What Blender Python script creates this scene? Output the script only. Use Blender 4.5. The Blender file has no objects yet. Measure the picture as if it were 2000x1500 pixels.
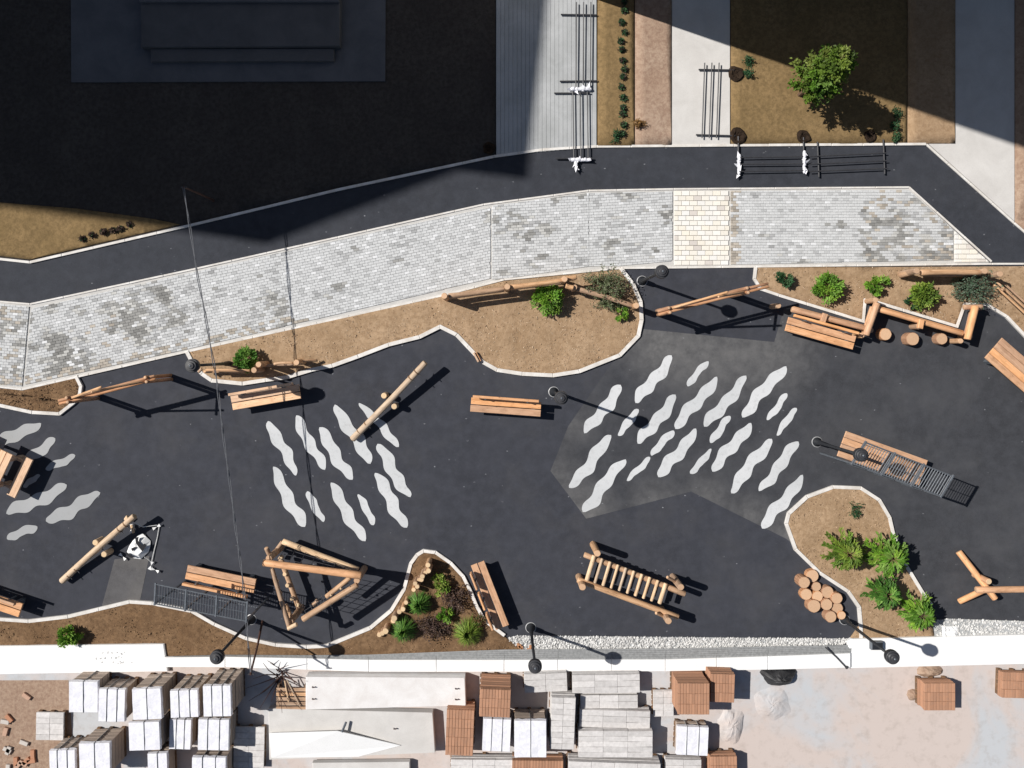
import bpy, math, random
from mathutils import Vector, Matrix, noise
random.seed(7)
R = math.radians
SC = bpy.context.scene
COL = SC.collection

# ------------------------------------------------------------------ camera, sky, sun, exposure
CAM_H = 22.7            # metres above the playground
S = 66.0                # photo pixels per metre on the ground
NX, NY = 975.0, 680.0   # photo pixel straight below the camera
cam = bpy.data.cameras.new('camera')
cam.sensor_width = 36
cam.lens = 36 * S * CAM_H / 2000
cam.shift_x = 25 / 2000
cam.shift_y = -70 / 2000
cam.clip_end = 2000
cam_ob = bpy.data.objects.new('camera', cam)
cam_ob.location = (0, 0, CAM_H)
COL.objects.link(cam_ob)
SC.camera = cam_ob

SUN_EL = R(45)
sun_dir = Vector((0.945 * math.cos(SUN_EL), -0.328 * math.cos(SUN_EL), -math.sin(SUN_EL)))
world = bpy.data.worlds.new('World')
SC.world = world
world.use_nodes = True
wn = world.node_tree
sky = wn.nodes.new('ShaderNodeTexSky')
sky.sky_type = 'NISHITA'
sky.sun_disc = False
sky.sun_elevation = SUN_EL
sky.sun_rotation = math.atan2(-0.945, 0.328)
wn.links.new(sky.outputs[0], wn.nodes['Background'].inputs[0])
wn.nodes['Background'].inputs[1].default_value = 0.05
sl = bpy.data.lights.new('sun', 'SUN')
sl.energy = 5.0
sl.angle = R(0.53)
sl.color = (1.0, 0.962, 0.91)
sun_ob = bpy.data.objects.new('sun', sl)
sun_ob.rotation_euler = sun_dir.to_track_quat('-Z', 'Y').to_euler()
sun_ob.location = (-30, 12, 40)
COL.objects.link(sun_ob)
SC.view_settings.view_transform = 'Standard'
SC.view_settings.look = 'None'
SC.view_settings.exposure = 0.05
SC.view_settings.gamma = 1

# ------------------------------------------------------------------ helpers
def W(px, py, z=0.0):
    """ground-survey pixel (as seen from straight above at height z) -> world point"""
    k = (CAM_H - z) / CAM_H / S
    return Vector(((px - NX) * k, (NY - py) * k, z))
def P(px, py, z=0.0):
    """plan position (pixel measured on the ground) lifted to height z"""
    return Vector(((px - NX) / S, (NY - py) / S, z))

def nd(nt, typ, **kw):
    n = nt.nodes.new(typ)
    for k, v in kw.items():
        setattr(n, k, v)
    return n

class Mat:
    """tiny node-graph helper"""
    def __init__(s, name, rough=0.8, spec=0.3):
        s.m = bpy.data.materials.new(name); s.m.use_nodes = True
        s.nt = s.m.node_tree; s.b = s.nt.nodes['Principled BSDF']
        s.b.inputs['Roughness'].default_value = rough
        s.b.inputs['Specular IOR Level'].default_value = spec
    def link(s, a, b): s.nt.links.new(a, b)
    def coord(s, kind='Object', scale=(1, 1, 1), rnd=False):
        tc = nd(s.nt, 'ShaderNodeTexCoord'); mp = nd(s.nt, 'ShaderNodeMapping')
        mp.inputs['Scale'].default_value = scale
        s.link(tc.outputs[kind], mp.inputs['Vector'])
        if rnd:
            oi = nd(s.nt, 'ShaderNodeObjectInfo'); mm = nd(s.nt, 'ShaderNodeMath', operation='MULTIPLY')
            mm.inputs[1].default_value = 57.0
            cb = nd(s.nt, 'ShaderNodeCombineXYZ')
            s.link(oi.outputs['Random'], mm.inputs[0])
            for i in range(3): s.link(mm.outputs[0], cb.inputs[i])
            s.link(cb.outputs[0], mp.inputs['Location'])
        return mp.outputs[0]
    def noise(s, vec, scale=5, detail=4, rough=0.6, dist=0.0):
        n = nd(s.nt, 'ShaderNodeTexNoise')
        n.inputs['Scale'].default_value = scale; n.inputs['Detail'].default_value = detail
        n.inputs['Roughness'].default_value = rough; n.inputs['Distortion'].default_value = dist
        s.link(vec, n.inputs['Vector']); return n.outputs['Fac']
    def vor(s, vec, scale=5, feature='F1', out='Distance'):
        n = nd(s.nt, 'ShaderNodeTexVoronoi', feature=feature)
        n.inputs['Scale'].default_value = scale
        s.link(vec, n.inputs['Vector']); return n.outputs[out]
    def ramp(s, fac, stops, interp='LINEAR'):
        n = nd(s.nt, 'ShaderNodeValToRGB'); cr = n.color_ramp; cr.interpolation = interp
        while len(cr.elements) < len(stops): cr.elements.new(0.5)
        for e, (p, c) in zip(cr.elements, stops):
            e.position = p; e.color = (c if len(c) == 4 else (*c, 1)) if not isinstance(c, (int, float)) else (c, c, c, 1)
        s.link(fac, n.inputs[0]); return n.outputs[0]
    def mix(s, fac, a, b, typ='MIX'):
        n = nd(s.nt, 'ShaderNodeMix', data_type='RGBA', blend_type=typ)
        for sock, v in ((n.inputs[0], fac), (n.inputs[6], a), (n.inputs[7], b)):
            if isinstance(v, (int, float)): sock.default_value = v
            elif isinstance(v, tuple): sock.default_value = (*v, 1) if len(v) == 3 else v
            else: s.link(v, sock)
        return n.outputs[2]
    def math(s, op, a, b):
        n = nd(s.nt, 'ShaderNodeMath', operation=op)
        for i, v in enumerate((a, b)):
            if isinstance(v, (int, float)): n.inputs[i].default_value = v
            else: s.link(v, n.inputs[i])
        return n.outputs[0]
    def attr(s, name='Col'):
        n = nd(s.nt, 'ShaderNodeAttribute', attribute_name=name); return n.outputs['Color']
    def rnd(s): return nd(s.nt, 'ShaderNodeObjectInfo').outputs['Random']
    def color(s, c):
        if isinstance(c, tuple): s.b.inputs['Base Color'].default_value = (*c, 1)
        else: s.link(c, s.b.inputs['Base Color'])
        return s
    def bump(s, h, strength=0.3, dist=0.01):
        n = nd(s.nt, 'ShaderNodeBump'); n.inputs['Strength'].default_value = strength
        n.inputs['Distance'].default_value = dist
        s.link(h, n.inputs['Height']); s.link(n.outputs[0], s.b.inputs['Normal']); return s

class MB:
    def __init__(s): s.v = []; s.f = []; s.m = []; s.uv = []; s.c = []
    def face(s, idx, mat=0, uv=None, col=None):
        s.f.append(idx); s.m.append(mat); s.uv.append(uv); s.c.append(col)
    def poly(s, pts, mat=0, col=None, uv=None):
        b = len(s.v); s.v += [tuple(p) for p in pts]
        s.face(list(range(b, b + len(pts))), mat, uv or [(p[0], p[1]) for p in pts], col)
    def prism(s, pts2, z0, z1, cham=0.0, mat=0, col=None):
        """vertical prism over a counter-clockwise outline with an optional chamfered top"""
        n = len(pts2); b = len(s.v)
        cx = sum(p[0] for p in pts2) / n; cy = sum(p[1] for p in pts2) / n
        rings = [(z0, 0.0), (z1 - cham, 0.0)] if cham else [(z0, 0.0), (z1, 0.0)]
        if cham: rings.append((z1, cham))
        for z, c in rings:
            for p in pts2:
                dx, dy = p[0] - cx, p[1] - cy; d = math.hypot(dx, dy) or 1
                k = max(0.0, 1 - c * 1.4 / d)
                s.v.append((cx + dx * k, cy + dy * k, z))
        for r in range(len(rings) - 1):
            for i in range(n):
                j = (i + 1) % n
                q = [b + r * n + i, b + r * n + j, b + (r + 1) * n + j, b + (r + 1) * n + i]
                s.face(q, mat, [(s.v[k][0] + s.v[k][1], s.v[k][2]) for k in q], col)
        t = [b + (len(rings) - 1) * n + i for i in range(n)]
        s.face(t, mat, [(s.v[k][0], s.v[k][1]) for k in t], col)
        bt = [b + n - 1 - i for i in range(n)]
        s.face(bt, mat, [(s.v[k][0], s.v[k][1]) for k in bt], col)
    def box(s, c, size, rz=0.0, cham=0.008, mat=0, M=None, col=None):
        """box with chamfered edges, u runs along its longest side"""
        x, y, z = size[0] / 2, size[1] / 2, size[2] / 2
        ch = min(cham, x * .4, y * .4, z * .4)
        b = len(s.v); la = 0 if size[0] >= size[1] and size[0] >= size[2] else (1 if size[1] >= size[2] else 2)
        rm = Matrix.Rotation(rz, 3, 'Z'); off = random.random() * 9
        loc = []
        for zz, ins in ((-z, ch), (-z + ch, 0), (z - ch, 0), (z, ch)):
            for sx, sy in ((-1, -1), (1, -1), (1, 1), (-1, 1)):
                loc.append(Vector((sx * (x - ins), sy * (y - ins), zz)))
        for p in loc:
            q = (M @ p) if M else (rm @ p + Vector(c))
            s.v.append(tuple(q))
        def U(k):
            p = loc[k]; o = [p[i] for i in range(3) if i != la]
            return (p[la] + off, o[0] + o[1] + off)
        for r in range(3):
            for i in range(4):
                j = (i + 1) % 4
                q = [r * 4 + i, r * 4 + j, r * 4 + 4 + j, r * 4 + 4 + i]
                s.face([b + k for k in q], mat, [U(k) for k in q], col)
        s.face([b + 12, b + 13, b + 14, b + 15], mat, [U(k) for k in (12, 13, 14, 15)], col)
        s.face([b + 3, b + 2, b + 1, b], mat, [U(k) for k in (3, 2, 1, 0)], col)
    def log(s, p0, p1, r0, r1=None, n=12, segs=6, wob=0.04, mat=0, cap=1, bend=0.0, cham=0.012):
        """round timber from p0 to p1: uneven, slightly bent, sawn ends in the cap material"""
        p0 = Vector(p0); p1 = Vector(p1); r1 = r0 if r1 is None else r1
        d = p1 - p0; L = d.length; d.normalize()
        a = d.orthogonal().normalized(); c = d.cross(a)
        off = random.random() * 9; ph = random.random() * 6.3
        sd = [random.uniform(-wob, wob) for _ in range(n)]
        bd = a * math.cos(ph) + c * math.sin(ph)
        rings = []
        ts = [0.0, min(cham / max(L, .01), .2)] + [i / segs for i in range(1, segs)] + [1 - min(cham / max(L, .01), .2), 1.0]
        for ri, t in enumerate(ts):
            o = p0 + d * (L * t) + bd * (bend * math.sin(math.pi * t))
            rr = r0 + (r1 - r0) * t
            if ri in (0, len(ts) - 1): rr -= min(cham, rr * .25)
            ring = []
            for i in range(n):
                an = 2 * math.pi * i / n
                k = rr * (1 + sd[i] + random.uniform(-wob, wob) * .5)
                s.v.append(tuple(o + (a * math.cos(an) + c * math.sin(an)) * k)); ring.append(len(s.v) - 1)
            rings.append((t * L, ring, rr))
        for (u0, A, ra), (u1, B, rb) in zip(rings, rings[1:]):
            for i in range(n):
                j = (i + 1) % n
                v0 = 2 * math.pi * i / n * r0; v1 = 2 * math.pi * (i + 1) / n * r0
                s.face([A[i], A[j], B[j], B[i]], mat, [(u0 + off, v0 + off), (u0 + off, v1 + off), (u1 + off, v1 + off), (u1 + off, v0 + off)])
        cu = [(math.cos(2 * math.pi * i / n) * r0, math.sin(2 * math.pi * i / n) * r0) for i in range(n)]
        s.face(list(reversed(rings[0][1])), cap, list(reversed(cu)))
        s.face(list(rings[-1][1]), cap, cu)
    def tube(s, pts, r, n=6, mat=0):
        pts = [Vector(p) for p in pts]; prev = None; ref = Vector((0, 0, 1))
        for i, p in enumerate(pts):
            d = (pts[min(i + 1, len(pts) - 1)] - pts[max(i - 1, 0)]).normalized()
            a = d.cross(ref)
            if a.length < 1e-3: a = d.orthogonal()
            a.normalize(); c = a.cross(d)
            ring = []
            for k in range(n):
                an = 2 * math.pi * k / n
                s.v.append(tuple(p + (a * math.cos(an) + c * math.sin(an)) * (r if not hasattr(r, '__len__') else r[i])))
                ring.append(len(s.v) - 1)
            if prev:
                for k in range(n):
                    j = (k + 1) % n
                    s.face([prev[k], ring[k], ring[j], prev[j]], mat)
            else: s.face(list(ring), mat)
            prev = ring
        s.face(list(reversed(prev)), mat)
    def lathe(s, c, prof, n=20, mat=0):
        """profile of (radius, height) turned about a vertical axis"""
        c = Vector(c); prev = None
        for r, z in prof:
            ring = []
            for k in range(n):
                an = 2 * math.pi * k / n
                s.v.append((c.x + r * math.cos(an), c.y + r * math.sin(an), c.z + z)); ring.append(len(s.v) - 1)
            if prev:
                for k in range(n):
                    j = (k + 1) % n
                    s.face([prev[k], prev[j], ring[j], ring[k]], mat)
            else: s.face(list(reversed(ring)), mat)
            prev = ring
        s.face(prev, mat)
    def mesh(s, name, mats, smooth=False):
        me = bpy.data.meshes.new(name)
        me.from_pydata(s.v, [], s.f)
        for m in (mats if isinstance(mats, (list, tuple)) else [mats]): me.materials.append(m)
        me.polygons.foreach_set('material_index', s.m)
        if any(u is not None for u in s.uv):
            ul = me.uv_layers.new(name='UVMap'); flat = []
            for f, u in zip(s.f, s.uv):
                for k in range(len(f)):
                    flat += list(u[k]) if u else [s.v[f[k]][0], s.v[f[k]][1]]
            ul.data.foreach_set('uv', flat)
        if any(c is not None for c in s.c):
            ca = me.color_attributes.new('Col', 'FLOAT_COLOR', 'CORNER'); flat = []
            for f, c in zip(s.f, s.c):
                c = c or (.5, .5, .5)
                flat += [c[0], c[1], c[2], 1.0] * len(f)
            ca.data.foreach_set('color', flat)
        if smooth: me.polygons.foreach_set('use_smooth', [True] * len(me.polygons))
        me.update(); return me
    def build(s, name, mats, parent=None, smooth=False):
        o = bpy.data.objects.new(name, s.mesh(name, mats, smooth)); COL.objects.link(o)
        if parent: attach(o, parent)
        return o

def attach(o, parent):
    o.parent = parent
    o.matrix_parent_inverse = Matrix.Translation(-parent.location) if parent.rotation_euler.z == 0 else (Matrix.Translation(parent.location) @ Matrix.Rotation(parent.rotation_euler.z, 4, 'Z')).inverted()
def tag(o, label=None, cat=None, group=None, kind=None):
    if label: o['label'] = label
    if cat: o['category'] = cat
    if group: o['group'] = group
    if kind: o['kind'] = kind
    return o
def thing(name, label, cat, loc, group=None, kind=None, rz=0.0):
    o = bpy.data.objects.new(name, None); COL.objects.link(o)
    o.empty_display_size = .2; o.location = loc; o.rotation_euler = (0, 0, rz)
    return tag(o, label, cat, group, kind)
def part(mb, name, mats, parent, smooth=False):
    """part built in world coordinates under a thing that stands at its base"""
    return mb.build(name, mats, parent, smooth)
def lpart(mb, name, mats, parent, smooth=False):
    """part built in the thing's own local coordinates"""
    o = bpy.data.objects.new(name, mb.mesh(name, mats, smooth)); COL.objects.link(o); o.parent = parent
    return o

# ------------------------------------------------------------------ materials
def make_asphalt(name, base, dust, dustamt, stainscale=0.35, spots=()):
    m = Mat(name, 0.88, 0.25); c = m.coord('Object')
    big = m.noise(c, stainscale, 5, .62, .4); fine = m.noise(c, 60, 3, .7); mid = m.noise(c, 3.0, 6, .65)
    col = m.mix(m.ramp(big, [(.32, 0.0), (.72, 1.0)]), tuple(b * .82 for b in base), tuple(b * 1.2 for b in base))
    col = m.mix(m.ramp(mid, [(.40, 0.0), (.78, 1.0)]), col, tuple(b * 1.55 for b in base))
    col = m.mix(m.math('MULTIPLY', m.ramp(m.noise(c, .5, 6, .7, .2), [(.48, 0.0), (.75, 1.0)]), dustamt), col, dust)
    col = m.mix(m.ramp(fine, [(.35, 0.0), (.7, .45)]), col, tuple(b * 2.1 for b in base))
    for (sx_, sy_, rad, amt) in spots:   # dust swept up against edges
        dn = nd(m.nt, 'ShaderNodeVectorMath', operation='DISTANCE'); m.link(c, dn.inputs[0]); dn.inputs[1].default_value = tuple(P(sx_, sy_))
        k = m.math('MULTIPLY', m.ramp(m.math('DIVIDE', dn.outputs['Value'], rad), [(.0, amt), (1.0, 0.0)]), m.ramp(mid, [(.3, .35), (.65, 1.0)]))
        col = m.mix(k, col, dust)
    # sparse pale scuffs and litter
    sp = m.vor(m.coord('Object', (1.0, 1.5, 1)), 2.1)
    msk = m.math('MULTIPLY', m.ramp(sp, [(.028, 1.0), (.075, 0.0)]), m.ramp(m.noise(c, 26, 3, .7), [(.44, 0.0), (.60, .95)]))
    col = m.mix(msk, col, (.30, .31, .33))
    st = m.math('MULTIPLY', m.ramp(m.noise(m.coord('Object', (1, .4, 1)), 9, 5, .75), [(.66, 0.0), (.80, .55)]), m.ramp(m.noise(c, .3, 2), [(.5, 0.0), (.62, 1.0)]))
    col = m.mix(st, col, (.14, .145, .16))
    m.color(col); m.bump(fine, .35, .006); return m.m
M_ASPH = make_asphalt('asphalt_playground', (.034, .036, .0445), (.10, .095, .09), .30)
M_ASPH2 = make_asphalt('asphalt_patch', (.038, .0395, .045), (.20, .195, .19), .16, .5, [(1290, 672, 1.5, .75), (1400, 690, 2.0, .6), (1520, 690, 1.6, .55), (1145, 1005, 1.2, .75), (1090, 930, 1.0, .4), (1280, 985, 1.0, .5), (1540, 1040, 1.2, .5), (1380, 972, .9, .5), (1460, 1010, .9, .5), (1120, 830, .9, .35)])
M_PATH = make_asphalt('asphalt_path', (.031, .0335, .041), (.09, .085, .08), .12)
M_DUSTY = make_asphalt('asphalt_dusty', (.075, .073, .075), (.19, .175, .155), .5, .8)

def make_soil(name, a, b, c2, spk=(.55, .42, .3)):
    m = Mat(name, 0.95, 0.1); c = m.coord('Object')
    n1 = m.noise(c, .7, 7, .72, .5); n2 = m.noise(c, 9, 5, .72); n3 = m.noise(c, 45, 3, .7)
    col = m.mix(m.ramp(n1, [(.34, 0.0), (.66, 1.0)]), a, b)
    col = m.mix(m.ramp(n2, [(.38, .75), (.60, 0.0)]), col, c2)
    col = m.mix(m.ramp(n3, [(.55, 0.0), (.78, .35)]), col, spk)
    m.color(col); m.bump(n2, .6, .03); return m.m
M_SOIL = make_soil('dry_soil', (.34, .228, .135), (.47, .33, .21), (.27, .175, .10))
M_SOILD = make_soil('dark_soil', (.155, .09, .046), (.27, .17, .095), (.11, .065, .036), (.40, .28, .18))
M_SOILO = make_soil('olive_soil', (.20, .135, .062), (.29, .195, .095), (.14, .095, .045), (.40, .30, .18))
M_SOILP = make_soil('rosy_soil', (.36, .25, .18), (.43, .32, .24), (.25, .16, .115), (.5, .4, .3))
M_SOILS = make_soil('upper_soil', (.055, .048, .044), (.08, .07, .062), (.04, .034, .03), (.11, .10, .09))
M_PIT = make_soil('pit_shade_soil', (.03, .02, .014), (.045, .03, .02), (.018, .012, .009), (.07, .05, .036))  # near-black colour stands in for the shade inside the dug holes

def simple_attr(name, rough=.85, spec=.2, scale=30, amt=.25, bump=.25):
    m = Mat(name, rough, spec); c = m.coord('Object'); n = m.noise(c, scale, 4, .65)
    col = m.mix(m.ramp(n, [(.3, 0.0), (.75, amt)]), m.attr(), (.16, .15, .14))
    m.color(col); m.bump(n, bump, .006); return m.m
M_PAVER = simple_attr('concrete_paver', .85, .25, 22, .30)
M_STONE = simple_attr('crushed_stone_bits', .9, .2, 40, .25)

def make_conc(name, a, b, sc=1.2, rough=.85):
    m = Mat(name, rough, .25); c = m.coord('Object')
    n1 = m.noise(c, sc, 6, .66, .4); n2 = m.noise(c, 40, 3, .7)
    col = m.mix(m.ramp(n1, [(.33, 0.0), (.68, 1.0)]), a, b)
    col = m.mix(m.ramp(n2, [(.5, 0.0), (.8, .35)]), col, tuple(x * .6 for x in a))
    m.color(col); m.bump(n2, .25, .005); return m.m
M_CONC = make_conc('pale_concrete', (.56, .54, .515), (.66, .64, .615))
M_CONCG = make_conc('grey_concrete', (.36, .37, .37), (.47, .48, .485))
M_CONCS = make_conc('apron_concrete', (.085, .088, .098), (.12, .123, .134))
M_BED = make_conc('joint_sand', (.50, .49, .47), (.58, .565, .54), 3)
M_KERB = make_conc('kerb_concrete', (.60, .56, .51), (.82, .80, .77), 2.5)
M_WHITE = make_conc('white_render', (.83, .83, .82), (.88, .88, .875), 1.5, .7)
M_SLAB = make_conc('white_slab', (.70, .67, .65), (.80, .785, .775), 2.2)
M_FLAG = simple_attr('cream_flagstone', .8, .25, 18, .10, .15)
def make_yard():
    m = Mat('yard_ground', .9, .2); c = m.coord('Object')
    n = m.noise(c, .32, 5, .6, .8); n2 = m.noise(c, 3, 5, .7); n3 = m.noise(c, 50, 3, .7)
    col = m.mix(m.ramp(n, [(.40, 0.0), (.56, 1.0)]), (.50, .515, .535), (.57, .49, .45))
    col = m.mix(m.ramp(n2, [(.5, 0.0), (.8, .5)]), col, (.30, .25, .21))
    col = m.mix(m.ramp(n3, [(.5, 0.0), (.8, .3)]), col, (.6, .57, .54))
    m.color(col); m.bump(n3, .3, .006); return m.m
M_YARD = make_yard()
def make_paint(f=1.0):
    m = Mat('wave_paint', .7, .3); c = m.coord('Object'); n = m.noise(c, 6, 5, .7); n2 = m.noise(c, .35, 2)
    col = m.mix(m.ramp(n2, [(.35, 0.0), (.65, 1.0)]), tuple(x * f for x in (.52, .535, .545)), tuple(x * f for x in (.64, .65, .66)))
    col = m.mix(m.ramp(n, [(.52, 0.0), (.80, .6)]), col, (.33, .33, .33))
    col = m.mix(m.ramp(m.noise(c, 38, 4, .75), [(.62, 0.0), (.72, .55)]), col, (.12, .12, .125))
    m.color(col); return m.m
M_PAINT = make_paint()
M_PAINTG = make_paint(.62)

def make_wood(name, dark, mid, lite, rough=.65, grain=26):
    m = Mat(name, rough, .3)
    v = m.coord('UV', (1.1, grain, 1), True); v2 = m.coord('UV', (2.2, 5, 1), True)
    n = m.noise(v, 1.0, 5, .65, .6); k = m.noise(v2, 1.6, 3, .6)
    col = m.ramp(n, [(.28, dark), (.5, mid), (.74, lite)])
    col = m.mix(m.ramp(k, [(.48, 0.0), (.74, .75)]), col, tuple(x * .8 for x in dark))
    kn = m.vor(m.coord('UV', (1.6, 5.5, 1), True), 2.2)
    col = m.mix(m.ramp(kn, [(.05, .8), (.13, 0.0)]), col, tuple(x * .45 for x in dark))
    cr_ = m.noise(m.coord('UV', (.9, 60, 1), True), 1.3, 2, .5)
    col = m.mix(m.ramp(cr_, [(.64, 0.0), (.70, .6)]), col, tuple(x * .4 for x in dark))
    hs = nd(m.nt, 'ShaderNodeHueSaturation'); m.link(col, hs.inputs['Color'])
    m.link(m.math('ADD', m.math('MULTIPLY', m.rnd(), .25), .86), hs.inputs['Saturation'])
    m.link(m.math('ADD', m.math('MULTIPLY', m.rnd(), .42), .74), hs.inputs['Value'])
    m.color(hs.outputs[0]); m.bump(n, .3, .006); return m.m
M_LOG = make_wood('peeled_log', (.36, .205, .115), (.55, .345, .205), (.66, .455, .30))
M_LOGP = make_wood('pale_log', (.54, .36, .22), (.70, .51, .34), (.78, .61, .44))
M_LOGR = make_wood('red_log', (.34, .165, .085), (.50, .265, .145), (.62, .38, .23))
M_PLANK = make_wood('oiled_plank', (.58, .30, .15), (.74, .41, .22), (.82, .51, .30), .5, 22)
M_PLANKP = make_wood('fresh_plank', (.60, .36, .22), (.78, .52, .34), (.85, .62, .44), .6, 22)
M_BARK = make_wood('weathered_bark', (.13, .075, .045), (.22, .135, .08), (.30, .20, .13), .9, 12)
def make_end(name, a, b):
    m = Mat(name, .75, .2); tc = nd(m.nt, 'ShaderNodeTexCoord')
    ln = nd(m.nt, 'ShaderNodeVectorMath', operation='LENGTH'); m.link(tc.outputs['UV'], ln.inputs[0])
    w = m.math('SINE', m.math('MULTIPLY', ln.outputs['Value'], 330.0), 0.0)
    n = m.noise(m.coord('UV', (1, 1, 1), True), 20, 4, .7)
    col = m.mix(m.math('ADD', m.math('MULTIPLY', w, .12), n), a, b)
    hs = nd(m.nt, 'ShaderNodeHueSaturation'); m.link(col, hs.inputs['Color'])
    m.link(m.math('ADD', m.math('MULTIPLY', m.rnd(), .3), .85), hs.inputs['Value'])
    m.color(hs.outputs[0]); return m.m
M_END = make_end('end_grain', (.52, .32, .19), (.68, .46, .30))
M_ENDP = make_end('pale_end_grain', (.60, .42, .24), (.74, .56, .36))

def make_metal(name, c, rough=.45, metal=.0):
    m = Mat(name, rough, .5); n = m.noise(m.coord('Object'), 14, 4, .6)
    m.color(m.mix(m.ramp(n, [(.35, 0.0), (.7, 1.0)]), tuple(x * .8 for x in c), tuple(x * 1.2 for x in c)))
    m.b.inputs['Metallic'].default_value = metal; return m.m
M_BLACK = make_metal('black_powder_coat', (.022, .024, .028), .42)
M_STEEL = make_metal('grey_steel', (.13, .145, .165), .45, .2)
M_RAIL = make_metal('dark_rail_paint', (.045, .045, .05), .5)
M_RIB = make_metal('grey_cladding', (.27, .275, .275), .55)
M_RUST = make_metal('rusty_rod', (.075, .035, .025), .7)
M_GREYP = make_metal('light_steel', (.5, .5, .5), .4, .3)
M_CABLE = make_metal('cable_sheath', (.13, .135, .15), .6)
M_ROPE = make_metal('white_rope', (.72, .72, .70), .9)
M_ROPED = make_metal('dark_rope', (.06, .06, .07), .9)
def make_wrap():
    m = Mat('plastic_wrap', .35, .5); n = m.noise(m.coord('Object'), 7, 6, .7, 1.2)
    m.color(m.mix(m.ramp(n, [(.4, 0.0), (.62, 1.0)]), (.74, .74, .80), (.86, .86, .89))); m.bump(n, .35, .03); return m.m
M_WRAP = make_wrap()
M_CLOTH = Mat('white_cloth', .9, .1).color((.84, .84, .83)).m
M_CLOTHB = Mat('black_cloth', .9, .1).color((.03, .03, .034)).m
M_BRICK = simple_attr('red_brick', .9, .15, 14, .25)
M_BLOCK = simple_attr('concrete_block', .9, .15, 9, .35)
M_TARP = make_metal('black_tarp', (.02, .02, .022), .55)
def make_leaf():
    m = Mat('leaf', .55, .25); m.color(m.attr())
    tr = nd(m.nt, 'ShaderNodeBsdfTranslucent'); mx = nd(m.nt, 'ShaderNodeMixShader'); mx.inputs[0].default_value = .28
    m.link(m.attr(), tr.inputs['Color']); out = m.nt.nodes['Material Output']
    m.link(m.b.outputs[0], mx.inputs[1]); m.link(tr.outputs[0], mx.inputs[2]); m.link(mx.outputs[0], out.inputs['Surface'])
    return m.m
M_LEAF = make_leaf()
M_WALLB = make_conc('building_render', (.40, .37, .33), (.47, .44, .40))
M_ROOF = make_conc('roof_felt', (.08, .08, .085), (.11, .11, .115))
M_GLASS = make_metal('window_glass', (.02, .025, .03), .08)
M_STRAW = simple_attr('dry_straw', .9, .1, 30, .1)

# ------------------------------------------------------------------ geometry utilities
def area2(p): return sum(p[i][0] * p[(i + 1) % len(p)][1] - p[(i + 1) % len(p)][0] * p[i][1] for i in range(len(p)))
def ccw(p): return list(p) if area2(p) > 0 else list(reversed(p))
def inside(pt, poly):
    x, y = pt; r = False; j = len(poly) - 1
    for i in range(len(poly)):
        xi, yi = poly[i][0], poly[i][1]; xj, yj = poly[j][0], poly[j][1]
        if (yi > y) != (yj > y) and x < (xj - xi) * (y - yi) / (yj - yi) + xi: r = not r
        j = i
    return r
def clip(poly, conv):
    """clip a polygon by a convex counter-clockwise polygon"""
    out = list(poly)
    for i in range(len(conv)):
        a, b = conv[i], conv[(i + 1) % len(conv)]
        ex, ey = b[0] - a[0], b[1] - a[1]; src = out; out = []
        if not src: return []
        for k in range(len(src)):
            p, q = src[k], src[(k + 1) % len(src)]
            sp = ex * (p[1] - a[1]) - ey * (p[0] - a[0]); sq = ex * (q[1] - a[1]) - ey * (q[0] - a[0])
            if sp >= 0: out.append(p)
            if (sp >= 0) != (sq >= 0):
                t = sp / (sp - sq); out.append((p[0] + (q[0] - p[0]) * t, p[1] + (q[1] - p[1]) * t))
    return out
def gp(pts, z=0.0):
    return [tuple(P(x, y, z)) for x, y in pts]
import bmesh
def sheet(name, pts, z, mat, kind='structure', relief=0.0, cell=0.2, skirt=0.05, freq=1.6):
    """flat or gently uneven ground sheet over a pixel outline"""
    pp = ccw([(p[0], p[1]) for p in gp(pts)])
    bm = bmesh.new(); f = bm.faces.new([bm.verts.new((x, y, z)) for x, y in pp])
    f.normal_update(); bmesh.ops.triangulate(bm, faces=[f])
    if relief:
        x0 = min(p[0] for p in pp); x1 = max(p[0] for p in pp); y0 = min(p[1] for p in pp); y1 = max(p[1] for p in pp)
        for ax, lo, hi in ((0, x0, x1), (1, y0, y1)):
            k = lo + cell
            while k < hi:
                co = (k, 0, 0) if ax == 0 else (0, k, 0); no = (1, 0, 0) if ax == 0 else (0, 1, 0)
                bmesh.ops.bisect_plane(bm, geom=bm.verts[:] + bm.edges[:] + bm.faces[:], plane_co=co, plane_no=no)
                k += cell
        bmesh.ops.triangulate(bm, faces=[g for g in bm.faces if len(g.verts) > 4])
        bd = set(v for e in bm.edges if e.is_boundary for v in e.verts)
        for v in bm.verts:
            h = noise.fractal(Vector((v.co.x * freq, v.co.y * freq, 3.1)), 1.0, 2.0, 4)
            v.co.z += relief * (h if v not in bd else min(h, 0) * .3)
    if skirt:
        ed = [e for e in bm.edges if e.is_boundary]
        ex = bmesh.ops.extrude_edge_only(bm, edges=ed)
        for v in [g for g in ex['geom'] if isinstance(g, bmesh.types.BMVert)]: v.co.z = z - skirt
    bmesh.ops.recalc_face_normals(bm, faces=bm.faces[:])
    me = bpy.data.meshes.new(name); bm.to_mesh(me); bm.free()
    if me.polygons and sum(p.normal.z * p.area for p in me.polygons) < 0: me.flip_normals()
    me.materials.append(mat)
    if relief: me.polygons.foreach_set('use_smooth', [True] * len(me.polygons))
    o = bpy.data.objects.new(name, me); COL.objects.link(o)
    if kind: o['kind'] = kind
    return o

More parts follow.
